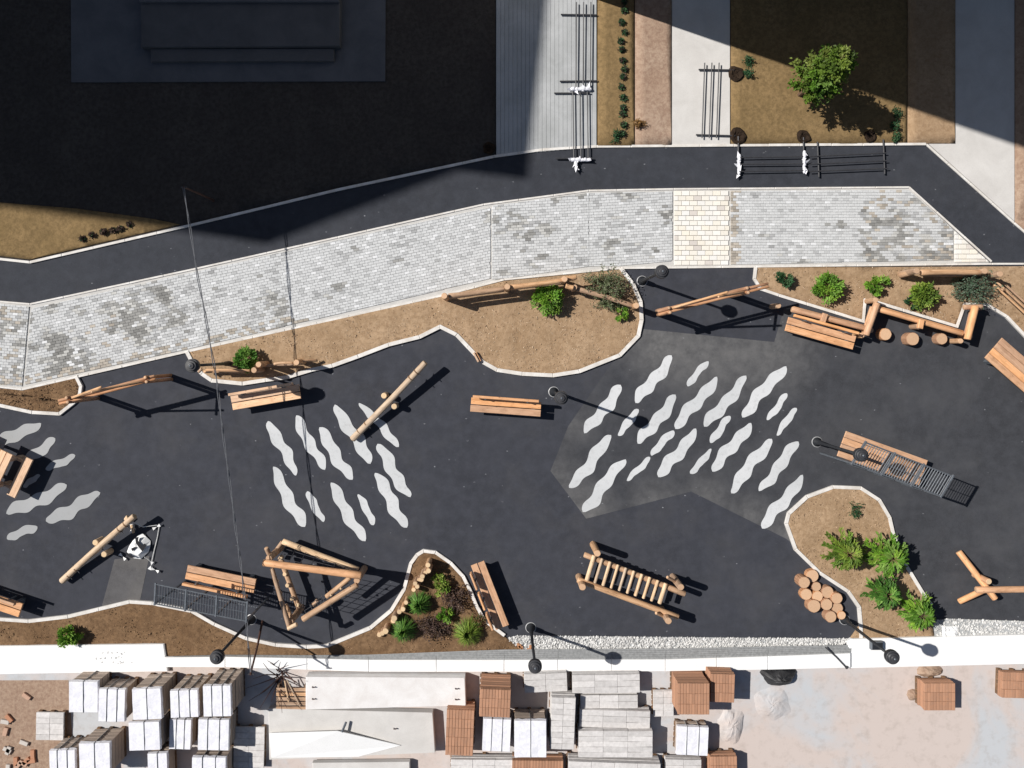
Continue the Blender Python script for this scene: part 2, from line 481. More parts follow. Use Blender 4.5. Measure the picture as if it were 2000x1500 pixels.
def kerb(pts, w=.10, h=.075, name='kerb', closed=False, stone=.95, mat=None):
    """row of kerb stones along a pixel polyline, each stone its own piece"""
    q = [P(x, y).to_2d() for x, y in pts]
    root = thing(name, None, None, (q[0].x, q[0].y, 0), kind='structure')
    n = len(q); offs = []
    for i in range(n):
        a = q[max(i - 1, 0)]; b = q[i]; c = q[min(i + 1, n - 1)]
        d0 = (b - a).normalized() if i > 0 else (c - b).normalized(); d1 = (c - b).normalized() if i < n - 1 else d0
        n0 = Vector((-d0.y, d0.x)); n1 = Vector((-d1.y, d1.x)); mm = (n0 + n1).normalized()
        offs.append(mm / max(.4, mm.dot(n0)))
    for i in range(n - 1):
        L = (q[i + 1] - q[i]).length; k = max(1, round(L / stone)); g = .0015 / L
        for j in range(k):
            t0 = j / k + g; t1 = (j + 1) / k - g
            a = q[i].lerp(q[i + 1], t0); b = q[i].lerp(q[i + 1], t1)
            oa = offs[i].lerp(offs[i + 1], t0) * w / 2; ob = offs[i].lerp(offs[i + 1], t1) * w / 2
            jt = random.uniform(-.004, .004)
            mb = MB(); mb.prism(ccw([tuple(a + oa), tuple(a - oa), tuple(b - ob), tuple(b + ob)]), -.04, h + random.uniform(-.004, .004) + jt, .012)
            part(mb, 'kerb_stone', mat or M_KERB, root)
    return root

# ================================================================== GROUND
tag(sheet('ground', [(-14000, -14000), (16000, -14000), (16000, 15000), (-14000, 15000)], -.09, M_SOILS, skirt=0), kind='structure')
ROAD_TOP = [(-500, 470), (-60, 497), (0, 507), (60, 514), (370, 442), (660, 372), (965, 308), (1060, 295), (1165, 288), (1500, 285), (1808, 283), (1980, 437), (2030, 480), (2500, 484)]
ROAD_BOT = [(2500, 512), (1936, 513), (1775, 367), (1316, 370), (1150, 373), (945, 400), (660, 464), (385, 525), (60, 595), (0, 590), (-60, 583), (-500, 545)]
playground = sheet('playground', [(-500, 540), (0, 590), (60, 590), (945, 398), (1150, 371), (1780, 366), (1940, 515), (2500, 515), (2500, 1262), (1640, 1268), (985, 1276), (330, 1290), (-500, 1290)], 0.0, M_ASPH)
sheet('path', ROAD_TOP + ROAD_BOT, .004, M_PATH)
sheet('asphalt_patch', [(1250, 642), (1512, 668), (1532, 600), (1900, 600), (2000, 640), (2500, 700), (2500, 1218), (1822, 1212), (1700, 1200), (1600, 1100), (1535, 1052), (1350, 960), (1145, 1013), (1075, 920), (1110, 832), (1190, 716)], .004, M_ASPH2, skirt=0)
sheet('asphalt_patch', [(224, 1092), (292, 1086), (272, 1180), (196, 1195)], .0045, M_DUSTY, skirt=0)
# the area north of the path
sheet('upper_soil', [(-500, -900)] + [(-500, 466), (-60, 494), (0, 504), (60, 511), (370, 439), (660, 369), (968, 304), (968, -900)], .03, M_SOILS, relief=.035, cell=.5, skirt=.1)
sheet('grass_verge', [(-300, 350), (-300, 478), (-60, 490), (0, 500), (60, 507), (352, 439), (300, 428), (150, 408), (0, 396)], .055, M_SOILO, relief=.05, cell=.2, skirt=.06)  # sunlit part only: outline and lighter soil colour follow the building's shadow edge
def strip(name, x0, x1, y0, y1, z, mat, relief=0, ):
    return sheet(name, [(x0, y0), (x1, y0), (x1, y1[1]), (x0, y1[0])], z, mat, relief=relief, cell=.3, skirt=.08)
strip('walkway', 969, 1165, -900, (304, 287), .018, M_CONCG)
strip('planting_bed', 1167, 1238, -900, (285, 285), .05, M_SOILO, .03)
strip('planting_bed', 1240, 1311, -900, (284, 284), .05, M_SOILP, .03)
strip('walkway', 1312, 1425, -900, (284, 284), .03, M_CONC)
strip('planting_bed', 1427, 1770, -900, (282, 281), .05, M_SOILO, .04)
strip('planting_bed', 1772, 1864, -900, (281, 281), .05, M_SOIL, .04)
sheet('walkway', [(1865, 281), (1865, -900), (1980, -900), (1980, 432), (1812, 281)], .03, M_CONC, skirt=.08)
sheet('planting_bed', [(1982, 433), (1982, -900), (2500, -900), (2500, 480), (2032, 477)], .05, M_SOILP, relief=.03, cell=.4, skirt=.08)
# boards of the ribbed walkway
wk = bpy.data.objects['walkway']
for i in range(24):
    x0 = 969.6 + i * 8.15; yb = 304 - (x0 - 969) / 196 * 16.5
    a = P(x0, -260); b = P(x0 + 7.85, yb)
    mb = MB(); mb.box(((a.x + b.x) / 2, (a.y + b.y) / 2, .022), (b.x - a.x, a.y - b.y, .03), cham=.006)
    part(mb, 'plank', M_CONCG, wk)

kerb([(-500, 468), (-60, 496), (0, 506), (60, 512.5), (370, 441), (660, 371), (965, 306), (1060, 293), (1165, 286.5), (1500, 284), (1808, 282)], .075, .05)
kerb([(1808, 282), (1980, 436), (2031, 480), (2400, 483)], .06, .035)
kerb([(2500, 515), (1936, 515.5), (1475, 521), (1212, 524), (985, 546), (870, 576), (370, 686), (45, 760.5), (0, 755.5), (-300, 730)], .055, .05)
kerb([(1936, 511.5), (1775, 366), (1316, 369.5), (1150, 372.5), (945, 399.5), (660, 463.5), (385, 524.5), (60, 594), (0, 589), (-60, 582), (-400, 553)], .05, .035)

# ---- beds of the playground
BED1 = [(-300, 733), (0, 758), (45, 763), (150, 738), (158, 752), (156, 768), (145, 785), (118, 806), (65, 803), (0, 789), (-200, 740)]
BED2 = [(368, 688), (870, 578), (985, 549), (1212, 527), (1235, 557), (1249, 590), (1251, 625), (1244, 655), (1208, 692), (1130, 723), (1080, 731), (1020, 728), (971, 721), (942, 706), (924, 691), (890, 654), (860, 640), (820, 657), (760, 672), (700, 695), (650, 712), (610, 721), (560, 735), (520, 740), (475, 747), (415, 741), (397, 729), (378, 708)]
BED3 = [(1476, 523), (1474, 545), (1486, 564), (1683, 625), (1687, 584), (1710, 588), (1866, 635), (1881, 592), (1925, 593), (1965, 617), (2000, 654), (2060, 720), (2500, 720), (2500, 518)]
BED4 = [(1536, 1022), (1541, 1003), (1576, 971), (1626, 952), (1678, 954), (1714, 977), (1734, 1010), (1742, 1045), (1767, 1105), (1799, 1158), (1815, 1180), (1818, 1215), (1824, 1250), (1655, 1252), (1678, 1220), (1675, 1185), (1654, 1153), (1600, 1116), (1554, 1071)]
BED5 = [(-300, 1180), (-100, 1196), (0, 1210), (58, 1214), (135, 1205), (255, 1176), (300, 1179), (375, 1194), (420, 1220), (480, 1247), (540, 1260), (600, 1264), (640, 1262), (725, 1227), (766, 1192), (791, 1151), (804, 1101), (816, 1085), (828, 1077), (850, 1080), (879, 1100), (903, 1126), (918, 1156), (928, 1181), (944, 1211), (984, 1241), (1030, 1275), (985, 1290), (330, 1296), (-300, 1296)]
sheet('planting_bed', BED1, .05, M_SOILD, relief=.03, cell=.15)
sheet('planting_bed', BED2, .05, M_SOIL, relief=.03, cell=.15)
sheet('planting_bed', BED3, .05, M_SOIL, relief=.03, cell=.15)
sheet('planting_bed', BED4, .05, M_SOIL, relief=.03, cell=.15)
sheet('planting_bed', BED5, .05, M_SOILD, relief=.03, cell=.15)
kerb([(150, 734), (160, 754), (158, 769), (146, 786), (118, 808), (65, 805), (0, 791), (-200, 742)])
kerb([(366, 686), (377, 707), (396, 730), (415, 743), (475, 749), (520, 742), (560, 737), (610, 722), (650, 714), (700, 696), (760, 673), (820, 658), (860, 638), (892, 654), (926, 690), (943, 707), (971, 722.5), (1020, 730), (1080, 733), (1131, 725), (1210, 693.5), (1246, 656), (1252.5, 625), (1250.5, 590), (1236, 556), (1212, 524)], .115)
kerb([(1475, 522), (1472.5, 545), (1485, 565), (1520, 577), (1684, 627.5), (1688, 586), (1709, 590), (1867, 637.5), (1882, 594), (1925, 595), (1964, 618.5), (1999, 655.5), (2060, 722)], .085)
kerb([(1680, 1248), (1679.5, 1220), (1676.5, 1185), (1655, 1154), (1599, 1117.5), (1552.5, 1072), (1534.5, 1022), (1539.5, 1002), (1575, 969.5), (1626, 950.5), (1679, 952.5), (1715.5, 976), (1735.5, 1010), (1743.5, 1045), (1768.5, 1105), (1800.5, 1157.5), (1817, 1180)], .10)
kerb([(-300, 1178), (-100, 1194), (0, 1208), (58, 1212), (135, 1203), (255, 1174), (300, 1177), (376, 1192), (421, 1218), (481, 1245), (540, 1258), (600, 1262), (639, 1260), (724, 1225), (764.5, 1191), (789.5, 1150), (802.5, 1100), (815, 1083), (828, 1075), (851, 1078), (880.5, 1098.5), (905, 1125), (920, 1155), (930, 1180), (946, 1210), (986, 1240)], .10)

# ---- yard behind the wall
sheet('yard', [(-700, 1292), (330, 1290), (985, 1285), (2700, 1270), (2700, 2600), (-700, 2600)], .003, M_YARD, skirt=0)
sheet('brick_dust', [(-300, 1330), (134, 1328), (150, 1560), (-300, 1560)], .007, M_SOILP, skirt=0)

# ---- wave markings
def wave(x0, y0, x1, y1, w):
    a = Vector((x0, y0)); b = Vector((x1, y1)); d = (b - a); L = d.length; d /= L; nn = Vector((-d.y, d.x))
    ph = random.uniform(0, 6.28); cyc = 1.9 if L > 75 else 1.1; am = w * .10; N = 40
    top = []; bot = []
    w = w * 1.16
    sk = random.uniform(-.25, .25)
    p2 = ph + random.uniform(1.6, 2.8); cw = 2.7 if L > 75 else 1.6
    for i in range(N + 1):
        t = i / N
        en = min(1.0, (1 - abs(2 * t - 1) ** 4.0) ** .6) if 0 < t < 1 else 0
        h1 = w / 2 * en * (.84 + sk * (t - .5) + .20 * math.cos(2 * math.pi * cw * t + ph))
        h2 = w / 2 * en * (.84 + sk * (t - .5) + .20 * math.cos(2 * math.pi * cw * t + p2) + .05 * math.sin(23 * t + ph))
        c = a + d * (L * t) + nn * (am * math.sin(2 * math.pi * cyc * .6 * t + ph * 1.7))
        top.append(c + nn * h1); bot.append(c - nn * h2)
    out = [(p.x, p.y) for p in top] + [(p.x, p.y) for p in reversed(bot[1:-1])]
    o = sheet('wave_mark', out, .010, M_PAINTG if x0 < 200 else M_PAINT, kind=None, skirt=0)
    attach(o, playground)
for a in [(1313, 695, 1241, 787, 23), (1383, 705, 1342, 754, 13), (1214, 753, 1142, 847, 23), (1401, 736, 1318, 837, 23), (1459, 735, 1376, 834, 22),
          (1534, 714, 1448, 814, 23), (1321, 772, 1246, 867, 23), (1248, 800, 1206, 850, 15), (1538, 769, 1497, 820, 13), (1556, 797, 1516, 850, 13),
          (1427, 813, 1386, 864, 15), (1467, 826, 1390, 920, 23), (1315, 840, 1272, 890, 15), (1361, 838, 1286, 932, 23), (1194, 850, 1113, 954, 23),
          (1506, 856, 1426, 962, 23), (1390, 877, 1348, 925, 13), (1559, 862, 1483, 960, 21), (1269, 892, 1225, 940, 12), (1221, 896, 1138, 1000, 23), (1569, 928, 1488, 1032, 23),
          (524, 822, 580, 928, 21), (577, 812, 634, 918, 21), (623, 835, 687, 938, 23), (654, 790, 725, 905, 24), (702, 786, 780, 872, 16), (737, 867, 800, 972, 23),
          (532, 912, 594, 1030, 23), (645, 943, 712, 1058, 22), (601, 959, 631, 1020, 15), (699, 965, 731, 1025, 14), (733, 923, 794, 1031, 23),
          (80, 825, -30, 882, 24), (109, 857, 48, 900, 20), (147, 888, 90, 918, 15), (79, 928, 45, 950, 11), (132, 949, 13, 1004, 25), (197, 963, 91, 1020, 25), (73, 1027, 14, 1053, 17)]:
    wave(*a)

# ================================================================== PAVING STRIP
SECT = [  # convex outlines and course direction
    ([(-300, 568), (0, 593), (58, 599), (44, 756), (0, 751), (-300, 727)], (1, .08)),
    ([(62, 599), (385, 529), (660, 468), (944, 404), (958, 402), (958, 549), (870, 571), (370, 681), (48, 756)], (1, -.215)),
    ([(961, 402), (1150, 377), (1150, 525), (985, 544.5), (961, 548)], (1, -.06)),
    ([(1150.6, 377), (1313, 374), (1313, 518), (1210, 519.5), (1150.6, 525)], (1, -.06)),
    ([(1427, 373), (1773, 371), (1861, 449), (1861, 512), (1475, 516), (1427, 517)], (1, 0.0)),
]
sheet('paving_bed', [(-300, 560), (0, 588), (60, 594), (945, 400), (1150, 373), (1775, 368), (1932, 513), (1475, 520), (1212, 523), (985, 545), (870, 575), (370, 685), (45, 759), (0, 754), (-300, 729)], .008, M_BED, skirt=0)
paving = thing('paving', None, None, P(900, 480), kind='structure')
def pcol(x, y):
    """colour of the paver that lies at this spot: light grey with dark, mossy and rusty ones in drifts"""
    n = noise.fractal(Vector((x * .010, y * .018, 1.7)), 1.0, 2.0, 4)
    n2 = noise.noise(Vector((x * .006, y * .009, 7.7)))
    n3 = noise.fractal(Vector((x * .035, y * .06, 4.2)), 1.0, 2.0, 3)
    r = random.random()
    n4 = noise.noise(Vector((x * .11, y * .17, 9.3)))
    w = -.10 + .60 * n + .55 * n3 + .30 * n4
    if x < 430: w += .30 - max(0, x - 250) * .001
    elif 560 < x < 930: w -= .22
    elif 940 < x < 1320: w += .22 - max(0, y - 430) * .0035
    elif 1450 < x < 1640: w -= .12
    elif x > 1680: w += .42
    w = max(0.0, min(1.0, w * 1.6 + .05))          # how worn and dark the paving is here
    if r < .16 + .70 * w: l = .60 - .27 * w - random.uniform(0, .12)
    else: l = .64 - .10 * w + random.uniform(-.02, .04)
    c = (l * .985, l, l * 1.005)
    if w > .55: c = (l * .99, l * .985, l * .945)
    brown = 0.0
    if 1427 < x < 1442: brown = .8
    elif x > 1690: brown = .42 * (1 if n2 > -.15 else .3)
    elif y > 735 - max(0, (x - 45)) * .222 and x < 600: brown = .35
    elif x < 300 and n2 > .1: brown = .12
    elif x < 40: brown = .15
    if random.random() < brown:
        k = random.uniform(.75, 1.25); c = (.45 * k, .405 * k, .345 * k)
    if random.random() < .04: c = (.78, .79, .80)
    return c
allb = []
for outl, dr in SECT:
    conv = ccw(outl)
    # course axes in pixel space
    d = Vector(dr).normalized(); nn = Vector((-d.y, d.x))
    bw, bh, gap = 10.8, 5.4, .35
    cs = [(Vector(p).dot(d), Vector(p).dot(nn)) for p in outl]
    u0, u1 = min(c[0] for c in cs), max(c[0] for c in cs); v0, v1 = min(c[1] for c in cs), max(c[1] for c in cs)
    r = 0; v = v0
    while v < v1:
        u = u0 - (bw / 2 if r % 2 else 0) - random.uniform(0, 2)
        while u < u1:
            q = [d * (u + a) + nn * (v + b) for a, b in ((gap, gap), (bw, gap), (bw, bh), (gap, bh))]
            cl = clip(ccw([(p.x, p.y) for p in q]), conv)
            if len(cl) >= 3 and abs(area2(cl)) > 16:
                cx = sum(p[0] for p in cl) / len(cl); cy = sum(p[1] for p in cl) / len(cl)
                if cx > -60: allb.append((cl, cx, cy, len(cl) == 4 and abs(abs(area2(cl)) - 2 * (bw - gap) * (bh - gap)) < .5))
            u += bw
        v += bh; r += 1
allb.sort(key=lambda b: math.hypot(b[1] - 1000, b[2] - 560) if b[3] else 9999)
mb = MB()
for i, (cl, cx, cy, full) in enumerate(allb):
    col = pcol(cx, cy); zt = .034 + random.uniform(-.004, .004)
    pts = ccw([tuple(P(x, y).to_2d()) for x, y in cl])
    if i < 300:
        b = MB(); b.prism(pts, .0, zt, .004, 0, col); part(b, 'paver', M_PAVER, paving)
    else: mb.prism(pts, .006, zt, .004, 0, col)
o = part(mb, 'far_pavers', M_PAVER, paving); o['kind'] = 'stuff'
# cream flagstones
fl = thing('flagstone_crossing', None, None, P(1370, 445), kind='structure')
def flags(x0, x1, y0, y1, conv):
    y = y0; r = 0
    while y < y1 - 3:
        h = 9.7; x = x0 - (r % 2) * 7
        while x < x1 - 1:
            w = 15.2
            q = clip([(x + .4, y + .4), (x + w - .4, y + .4), (x + w - .4, y + h - .4), (x + .4, y + h - .4)], conv)
            if len(q) >= 3 and abs(area2(q)) > 30:
                k = random.uniform(.79, .86); t = random.random()
                c = (k, k * (.985 - .05 * t), k * (.95 - .14 * t)) if random.random() > .1 else (k * .8, k * .74, k * .68)
                b = MB(); b.prism(ccw([tuple(P(a, e).to_2d()) for a, e in q]), .0, .038 + random.uniform(-.002, .003), .004, 0, c)
                part(b, 'flagstone', M_FLAG, fl)
            x += w
        y += h; r += 1
flags(1316, 1424, 373, 518, ccw([(1317, 373), (1424, 372.5), (1424, 517.5), (1317, 518)]))
flags(1863, 1935, 448, 514, ccw([(1864, 452), (1930, 511.5), (1864, 512)]))

# ================================================================== BUILDINGS whose shadow falls on the site (they stand beyond the frame)
def building(name, label, outl, h, floors):
    pp = ccw([tuple(P(x, y).to_2d()) for x, y in outl]); root = thing(name, label, 'building', (pp[0][0], pp[0][1], 0))
    b = MB(); b.prism(pp, -.1, h - .5); part(b, 'wall', M_WALLB, root)
    b = MB(); b.prism(pp, h - .497, h, .05); part(b, 'roof', M_ROOF, root)
    for i in range(len(pp)):
        a = Vector(pp[i]); c = Vector(pp[(i + 1) % len(pp)]); L = (c - a).length; d = (c - a) / L; nrm = Vector((d.y, -d.x))
        if L < 4: continue
        nw = min(6, int(L / 3))
        for f in range(floors):
            z = 1.6 + f * (h - 1) / floors
            for k in range(nw):
                m = a + d * (L * (k + .5) / nw)
                b = MB(); b.box((m.x + nrm.x * .02, m.y + nrm.y * .02, z + .1), (1.4, .12, 1.5), math.atan2(d.y, d.x), .02)
                w = part(b, 'window', M_KERB, root)
                b = MB(); b.box((m.x + nrm.x * .07, m.y + nrm.y * .07, z + .1), (1.2, .06, 1.3), math.atan2(d.y, d.x), .005)
                part(b, 'pane', M_GLASS, w)
BH = 24.0; sx, sy = BH * S * .945, BH * S * .328
def back(x, y): return (x - sx, y - sy)
building('apartment_building', 'tall apartment block standing above the playground, its long shadow covering the soil', [back(-900, 300), back(0, 405), back(265, 440), back(530, 478), back(690, 415), back(900, 336), back(1035, 352), back(1047, 250), back(1077, -5), back(1110, -500), (-1500, -1400), (-2600, -1400), (-2600, -300)], BH, 7)
building('office_building', 'building at the end of the pale walkway, shading the young tree', [(1122, -14), (2700, -14), (2700, -900), (1122, -900)], 17.0, 5)
# entrance apron and porch in the shadow
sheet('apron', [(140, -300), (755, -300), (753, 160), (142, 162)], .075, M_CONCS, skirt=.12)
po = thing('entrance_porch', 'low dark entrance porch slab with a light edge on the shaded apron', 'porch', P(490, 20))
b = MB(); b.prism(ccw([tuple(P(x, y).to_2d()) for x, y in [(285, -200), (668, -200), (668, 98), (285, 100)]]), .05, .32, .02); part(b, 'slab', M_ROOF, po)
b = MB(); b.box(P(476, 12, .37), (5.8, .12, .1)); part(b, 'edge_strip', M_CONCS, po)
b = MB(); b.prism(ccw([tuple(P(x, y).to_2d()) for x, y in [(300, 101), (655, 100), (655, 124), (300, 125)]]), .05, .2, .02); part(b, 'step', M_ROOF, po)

# ================================================================== LOW WALL ALONG THE YARD
wl = thing('rendered_wall', 'white rendered wall block beside the dark bed, faint scuffed marks on top', 'wall', P(100, 1240))
zt = .13
q = ccw([tuple(W(x, y, zt).to_2d()) for x, y in [(-400, 1266), (0, 1262), (320, 1258), (328, 1311), (0, 1318), (-400, 1324)]])
b = MB(); b.prism(q, -.05, zt, .02); part(b, 'wall_body', M_WHITE, wl)
for i in range(26):   # faint scribble on the top of the wall
    x = random.uniform(186, 262); y = 1276 + (i % 3) * 9 + random.uniform(-2, 2); c = W(x, y, zt + .003)
    b = MB(); b.box(c, (random.uniform(.02, .07), .012, .004), random.uniform(0, 3.1), .001); part(b, 'scuff', M_STEEL, wl)
wr = thing('rendered_wall', 'white rendered wall block with a dark junction box, near the stump cluster', 'wall', P(1830, 1225))
q = ccw([tuple(W(x, y, zt).to_2d()) for x, y in [(1656, 1252), (1664, 1248), (2000, 1240), (2400, 1232), (2400, 1292), (2000, 1298), (1662, 1305)]])
b = MB(); b.prism(q, -.05, zt, .02); part(b, 'wall_body', M_WHITE, wr)
jb = thing('junction_box', 'dark square box on the white wall under the ball lamp', 'box', W(1711, 1262, zt))
c = W(1711, 1260, zt + .08); b = MB(); b.box(c, (.34, .24, .16), 0, .02); part(b, 'case', M_STEEL, jb)
b = MB(); b.box(c + Vector((0, 0, .095)), (.30, .20, .03), 0, .01); part(b, 'lid', M_BLACK, jb)
rod = thing('steel_rod', 'thin dark rod lying across the white coping beside the grey cladding', 'rod', W(1632, 1282, .2))
b = MB(); b.tube([W(1612, 1264, .235), W(1634, 1284, .245), W(1652, 1303, .24)], .02); part(b, 'bar', M_RAIL, rod)
b = MB(); b.lathe(W(1653, 1303, .2), [(.045, 0), (.05, .03), (.03, .06)], 8); part(b, 'knob', M_RAIL, rod)

mid = thing('clad_wall', 'low wall with grey ribbed boards on its face and a white coping', 'wall', P(985, 1262))
LINE = [(322, 1279, 1284, 1303), (440, 1276, 1283, 1303), (600, 1277, 1286, 1308), (720, 1276, 1289, 1312), (985, 1266, 1289, 1312), (1300, 1264, 1288, 1311), (1500, 1260, 1282, 1308), (1662, 1257, 1276, 1304)]
ZC = .20
def lerp_line(a, b, t): return tuple(a[k] + (b[k] - a[k]) * t for k in range(4))
for a, c in zip(LINE, LINE[1:]):
    n = max(1, round((c[0] - a[0]) / 110))
    for k in range(n):
        s0 = lerp_line(a, c, k / n); s1 = lerp_line(a, c, (k + 1) / n)
        # coping stone
        q = [W(s0[0] + .3, s0[2], ZC), W(s1[0] - .3, s1[2], ZC), W(s1[0] - .3, s1[3], ZC), W(s0[0] + .3, s0[3], ZC)]
        b = MB(); b.prism(ccw([tuple(p.to_2d()) for p in q]), ZC - .07, ZC, .012); part(b, 'coping', M_WHITE, mid)
        # core of the wall
        q2 = [p.copy() for p in q]
        for p in (q2[0], q2[1]): p.y -= .05
        for p in (q2[2], q2[3]): p.y += .04
        b = MB(); b.prism(ccw([tuple(p.to_2d()) for p in q2]), -.05, ZC - .07); part(b, 'wall_body', M_SLAB, mid)
        # sloping ribbed boards between the ground line and the coping
        for r in range(5):
            t0 = r / 5; t1 = (r + .86) / 5
            za, zb = .10 + t0 * .07, .10 + t1 * .07
            A = Vector(P(s0[0], s0[1])); B = Vector(P(s1[0], s1[1])); C = q[0].copy(); D = q[1].copy()
            def L4(p, qq, t, z): v = p.lerp(qq, t); v.z = z; return v
            pts = [L4(A, C, t0, za), L4(B, D, t0, za), L4(B, D, t1, zb), L4(A, C, t1, zb)]
            b = MB(); th = Vector((0, -.03, -.02))
            vs = pts + [p + th for p in pts]
            b.v = [tuple(v) for v in vs]
            for f in ((0, 1, 2, 3), (7, 6, 5, 4), (4, 5, 1, 0), (5, 6, 2, 1), (6, 7, 3, 2), (7, 4, 0, 3)): b.face(list(f))
            part(b, 'board', M_RIB, mid)

# ---- gravel
def gravel(name, outl, n, rmin, rmax, z0=.01):
    poly = [tuple(P(x, y).to_2d()) for x, y in outl]; x0 = min(p[0] for p in poly); x1 = max(p[0] for p in poly); y0 = min(p[1] for p in poly); y1 = max(p[1] for p in poly)
    b = MB(); k = 0
    while k < n:
        x, y = random.uniform(x0, x1), random.uniform(y0, y1)
        if not inside((x, y), poly): continue
        k += 1; r = random.uniform(rmin, rmax); l = random.choice((.48, .58, .66, .74, .80)) * random.uniform(.85, 1.1)
        c = (l, l * .99, l * .965); o = len(b.v); ph = random.random() * 6.3
        for i in range(4):
            a = ph + i * 1.571; rr = r * random.uniform(.7, 1.25); b.v.append((x + rr * math.cos(a), y + rr * math.sin(a), z0 + r * random.uniform(.1, .6)))
        b.v.append((x + random.uniform(-.3, .3) * r, y + random.uniform(-.3, .3) * r, z0 + r * random.uniform(.9, 1.4))); b.v.append((x, y, z0 - r * .3))
        for i in range(4):
            j = (i + 1) % 4
            b.face([o + i, o + j, o + 4], 0, None, c); b.face([o + j, o + i, o + 5], 0, None, c)
    return tag(b.build(name, M_STONE), kind='stuff')
GR1 = [(990, 1246), (1010, 1241), (1300, 1244), (1655, 1247), (1648, 1258), (1300, 1268), (1020, 1274)]
GR2 = [(1822, 1212), (1850, 1208), (2100, 1216), (2300, 1218), (2300, 1246), (1826, 1250)]
sheet('gravel_bed', GR1, .014, M_CONCG, skirt=.02); sheet('gravel_bed', GR2, .014, M_CONCG, skirt=.02)
g = gravel('gravel', GR1, 3200, .018, .045, .016); tag(g, 'pale crushed stone strip along the foot of the clad wall', 'gravel')
g = gravel('gravel', GR2, 1700, .018, .045, .016); tag(g, 'pale crushed stone strip between the leafy shrubs and the white wall', 'gravel')
bd_ = thing('crumpled_sheet', 'small crumpled white sheet lying on the gravel by the shrubs', 'sheet', P(1853, 1232))
b = MB(); N = 9
for i in range(N):
    for j in range(N):
        x = 1838 + 30 * i / (N - 1); y = 1222 + 20 * j / (N - 1); p = P(x, y)
        b.v.append((p.x, p.y, .05 + .16 * abs(noise.noise(Vector((i * .55, j * .6, 4)))) * (1 if 0 < i < N - 1 and 0 < j < N - 1 else .2)))
for i in range(N - 1):
    for j in range(N - 1): b.face([i * N + j, i * N + N + j, i * N + N + j + 1, i * N + j + 1])
part(b, 'cloth', M_CLOTH, bd_)

# ---- clods, straw and weeds in the beds
def clods(outl, n, cols, mat=M_STRAW, z0=.05):
    poly = [tuple(P(x, y).to_2d()) for x, y in outl]; x0 = min(p[0] for p in poly); x1 = max(p[0] for p in poly); y0 = min(p[1] for p in poly); y1 = max(p[1] for p in poly)
    b = MB(); k = 0; tries = 0
    while k < n and tries < n * 20:
        tries += 1; x, y = random.uniform(x0, x1), random.uniform(y0, y1)
        if not inside((x, y), poly) or x < -16.5 or x > 17: continue
        k += 1; c = random.choice(cols); q = random.uniform(.7, 1.2); c = tuple(v * q for v in c); o = len(b.v)
        if random.random() < .5:   # clod
            r = random.uniform(.008, .026)
            for i in range(4):
                a = i * 1.571 + random.random(); b.v.append((x + r * math.cos(a), y + r * math.sin(a), z0))
            b.v.append((x, y, z0 + r * random.uniform(.6, 1.3)))
            for i in range(4): b.face([o + i, o + (i + 1) % 4, o + 4], 0, None, c)
        else:                       # straw blade
            a = random.random() * 6.3; l = random.uniform(.04, .12); w = .006
            dx, dy = math.cos(a), math.sin(a)
            b.v += [(x - dy * w, y + dx * w, z0), (x + dy * w, y - dx * w, z0), (x + dx * l, y + dy * l, z0 + random.uniform(.01, .05))]
            b.face([o, o + 1, o + 2], 0, None, c)
    return b
for lab, outl, n, cols in (('dry straw and clods strewn over the pale bed under the log fence', BED2, 2600, [(.55, .42, .29), (.44, .30, .19), (.36, .23, .14), (.60, .46, .32)]),
                      ('clods and leaf litter on the bed with the zigzag log seats', BED3, 1400, [(.48, .34, .22), (.28, .18, .11), (.2, .13, .08), (.6, .48, .36)]),
                      ('clods and straw on the island bed with four leafy shrubs', BED4, 1300, [(.50, .36, .24), (.30, .2, .12), (.2, .13, .08)]),
                      ('dark clods and dead leaves on the bed along the yard wall', BED5, 3000, [(.24, .15, .08), (.33, .21, .12), (.18, .11, .06), (.28, .18, .10)]),
                      ('dark clods on the small bed at the foot of the house-shaped gate', BED1, 900, [(.22, .13, .07), (.3, .19, .11), (.10, .06, .035)])):
    o = clods(outl, n, cols).build('bed_litter', M_STRAW); tag(o, lab, 'litter', kind='stuff')

# ================================================================== TIMBER
def stump(name, label, px, py, r, h, group=None, cat='stump', mats=None):
    t = thing(name, label, cat, W(px, py, 0), group)
    c = W(px, py, h); t.location = (c.x, c.y, 0)
    b = MB(); b.log((c.x, c.y, -.03), (c.x, c.y, h), r * 1.03, r, 16, 4, .025)
    part(b, 'trunk_section', mats or [M_LOGR, M_END], t)
    return t

# ---- benches
def bench(label, px, py, rot, L=2.02, back=1, slats=1, depth=.41, group=None, name='wooden_bench', mat=None):
    c = W(px, py, .45); mat = mat or M_PLANK
    t = thing(name, label, 'bench', (c.x, c.y, 0), group, rz=R(rot))
    pw = depth / 2
    for s in (-1, 1):
        b = MB(); b.box((0, s * (pw / 2 + .006), .425), (L + random.uniform(-.01, .01), pw - .012, .055), 0, .008); lpart(b, 'seat_plank', mat, t)
    for s in (-1, 1):
        b = MB(); b.box((s * (L / 2 - .22), 0, .20), (.10, depth - .06, .40), 0, .01); lpart(b, 'leg', M_STEEL, t)
    yb = back * (depth / 2 + .05)
    if slats == 1:
        b = MB(); b.box((-.02, yb, .70), (L * .93, .075, .13), 0, .008); lpart(b, 'backrest', mat, t)
        ps = (-.6, .6)
    else:
        ps = []
        for k in (-1, 0, 1):
            b = MB(); b.box((k * L * .31, yb, .66), (.50, .055, .24), 0, .02); lpart(b, 'backrest', mat, t); ps.append(k * L * .31)
    for x in ps:
        b = MB(); b.box((x * L / 2.02, yb - back * .055, .42), (.05, .03, .58), 0, .004); lpart(b, 'backrest_post', M_STEEL, t)
    return t
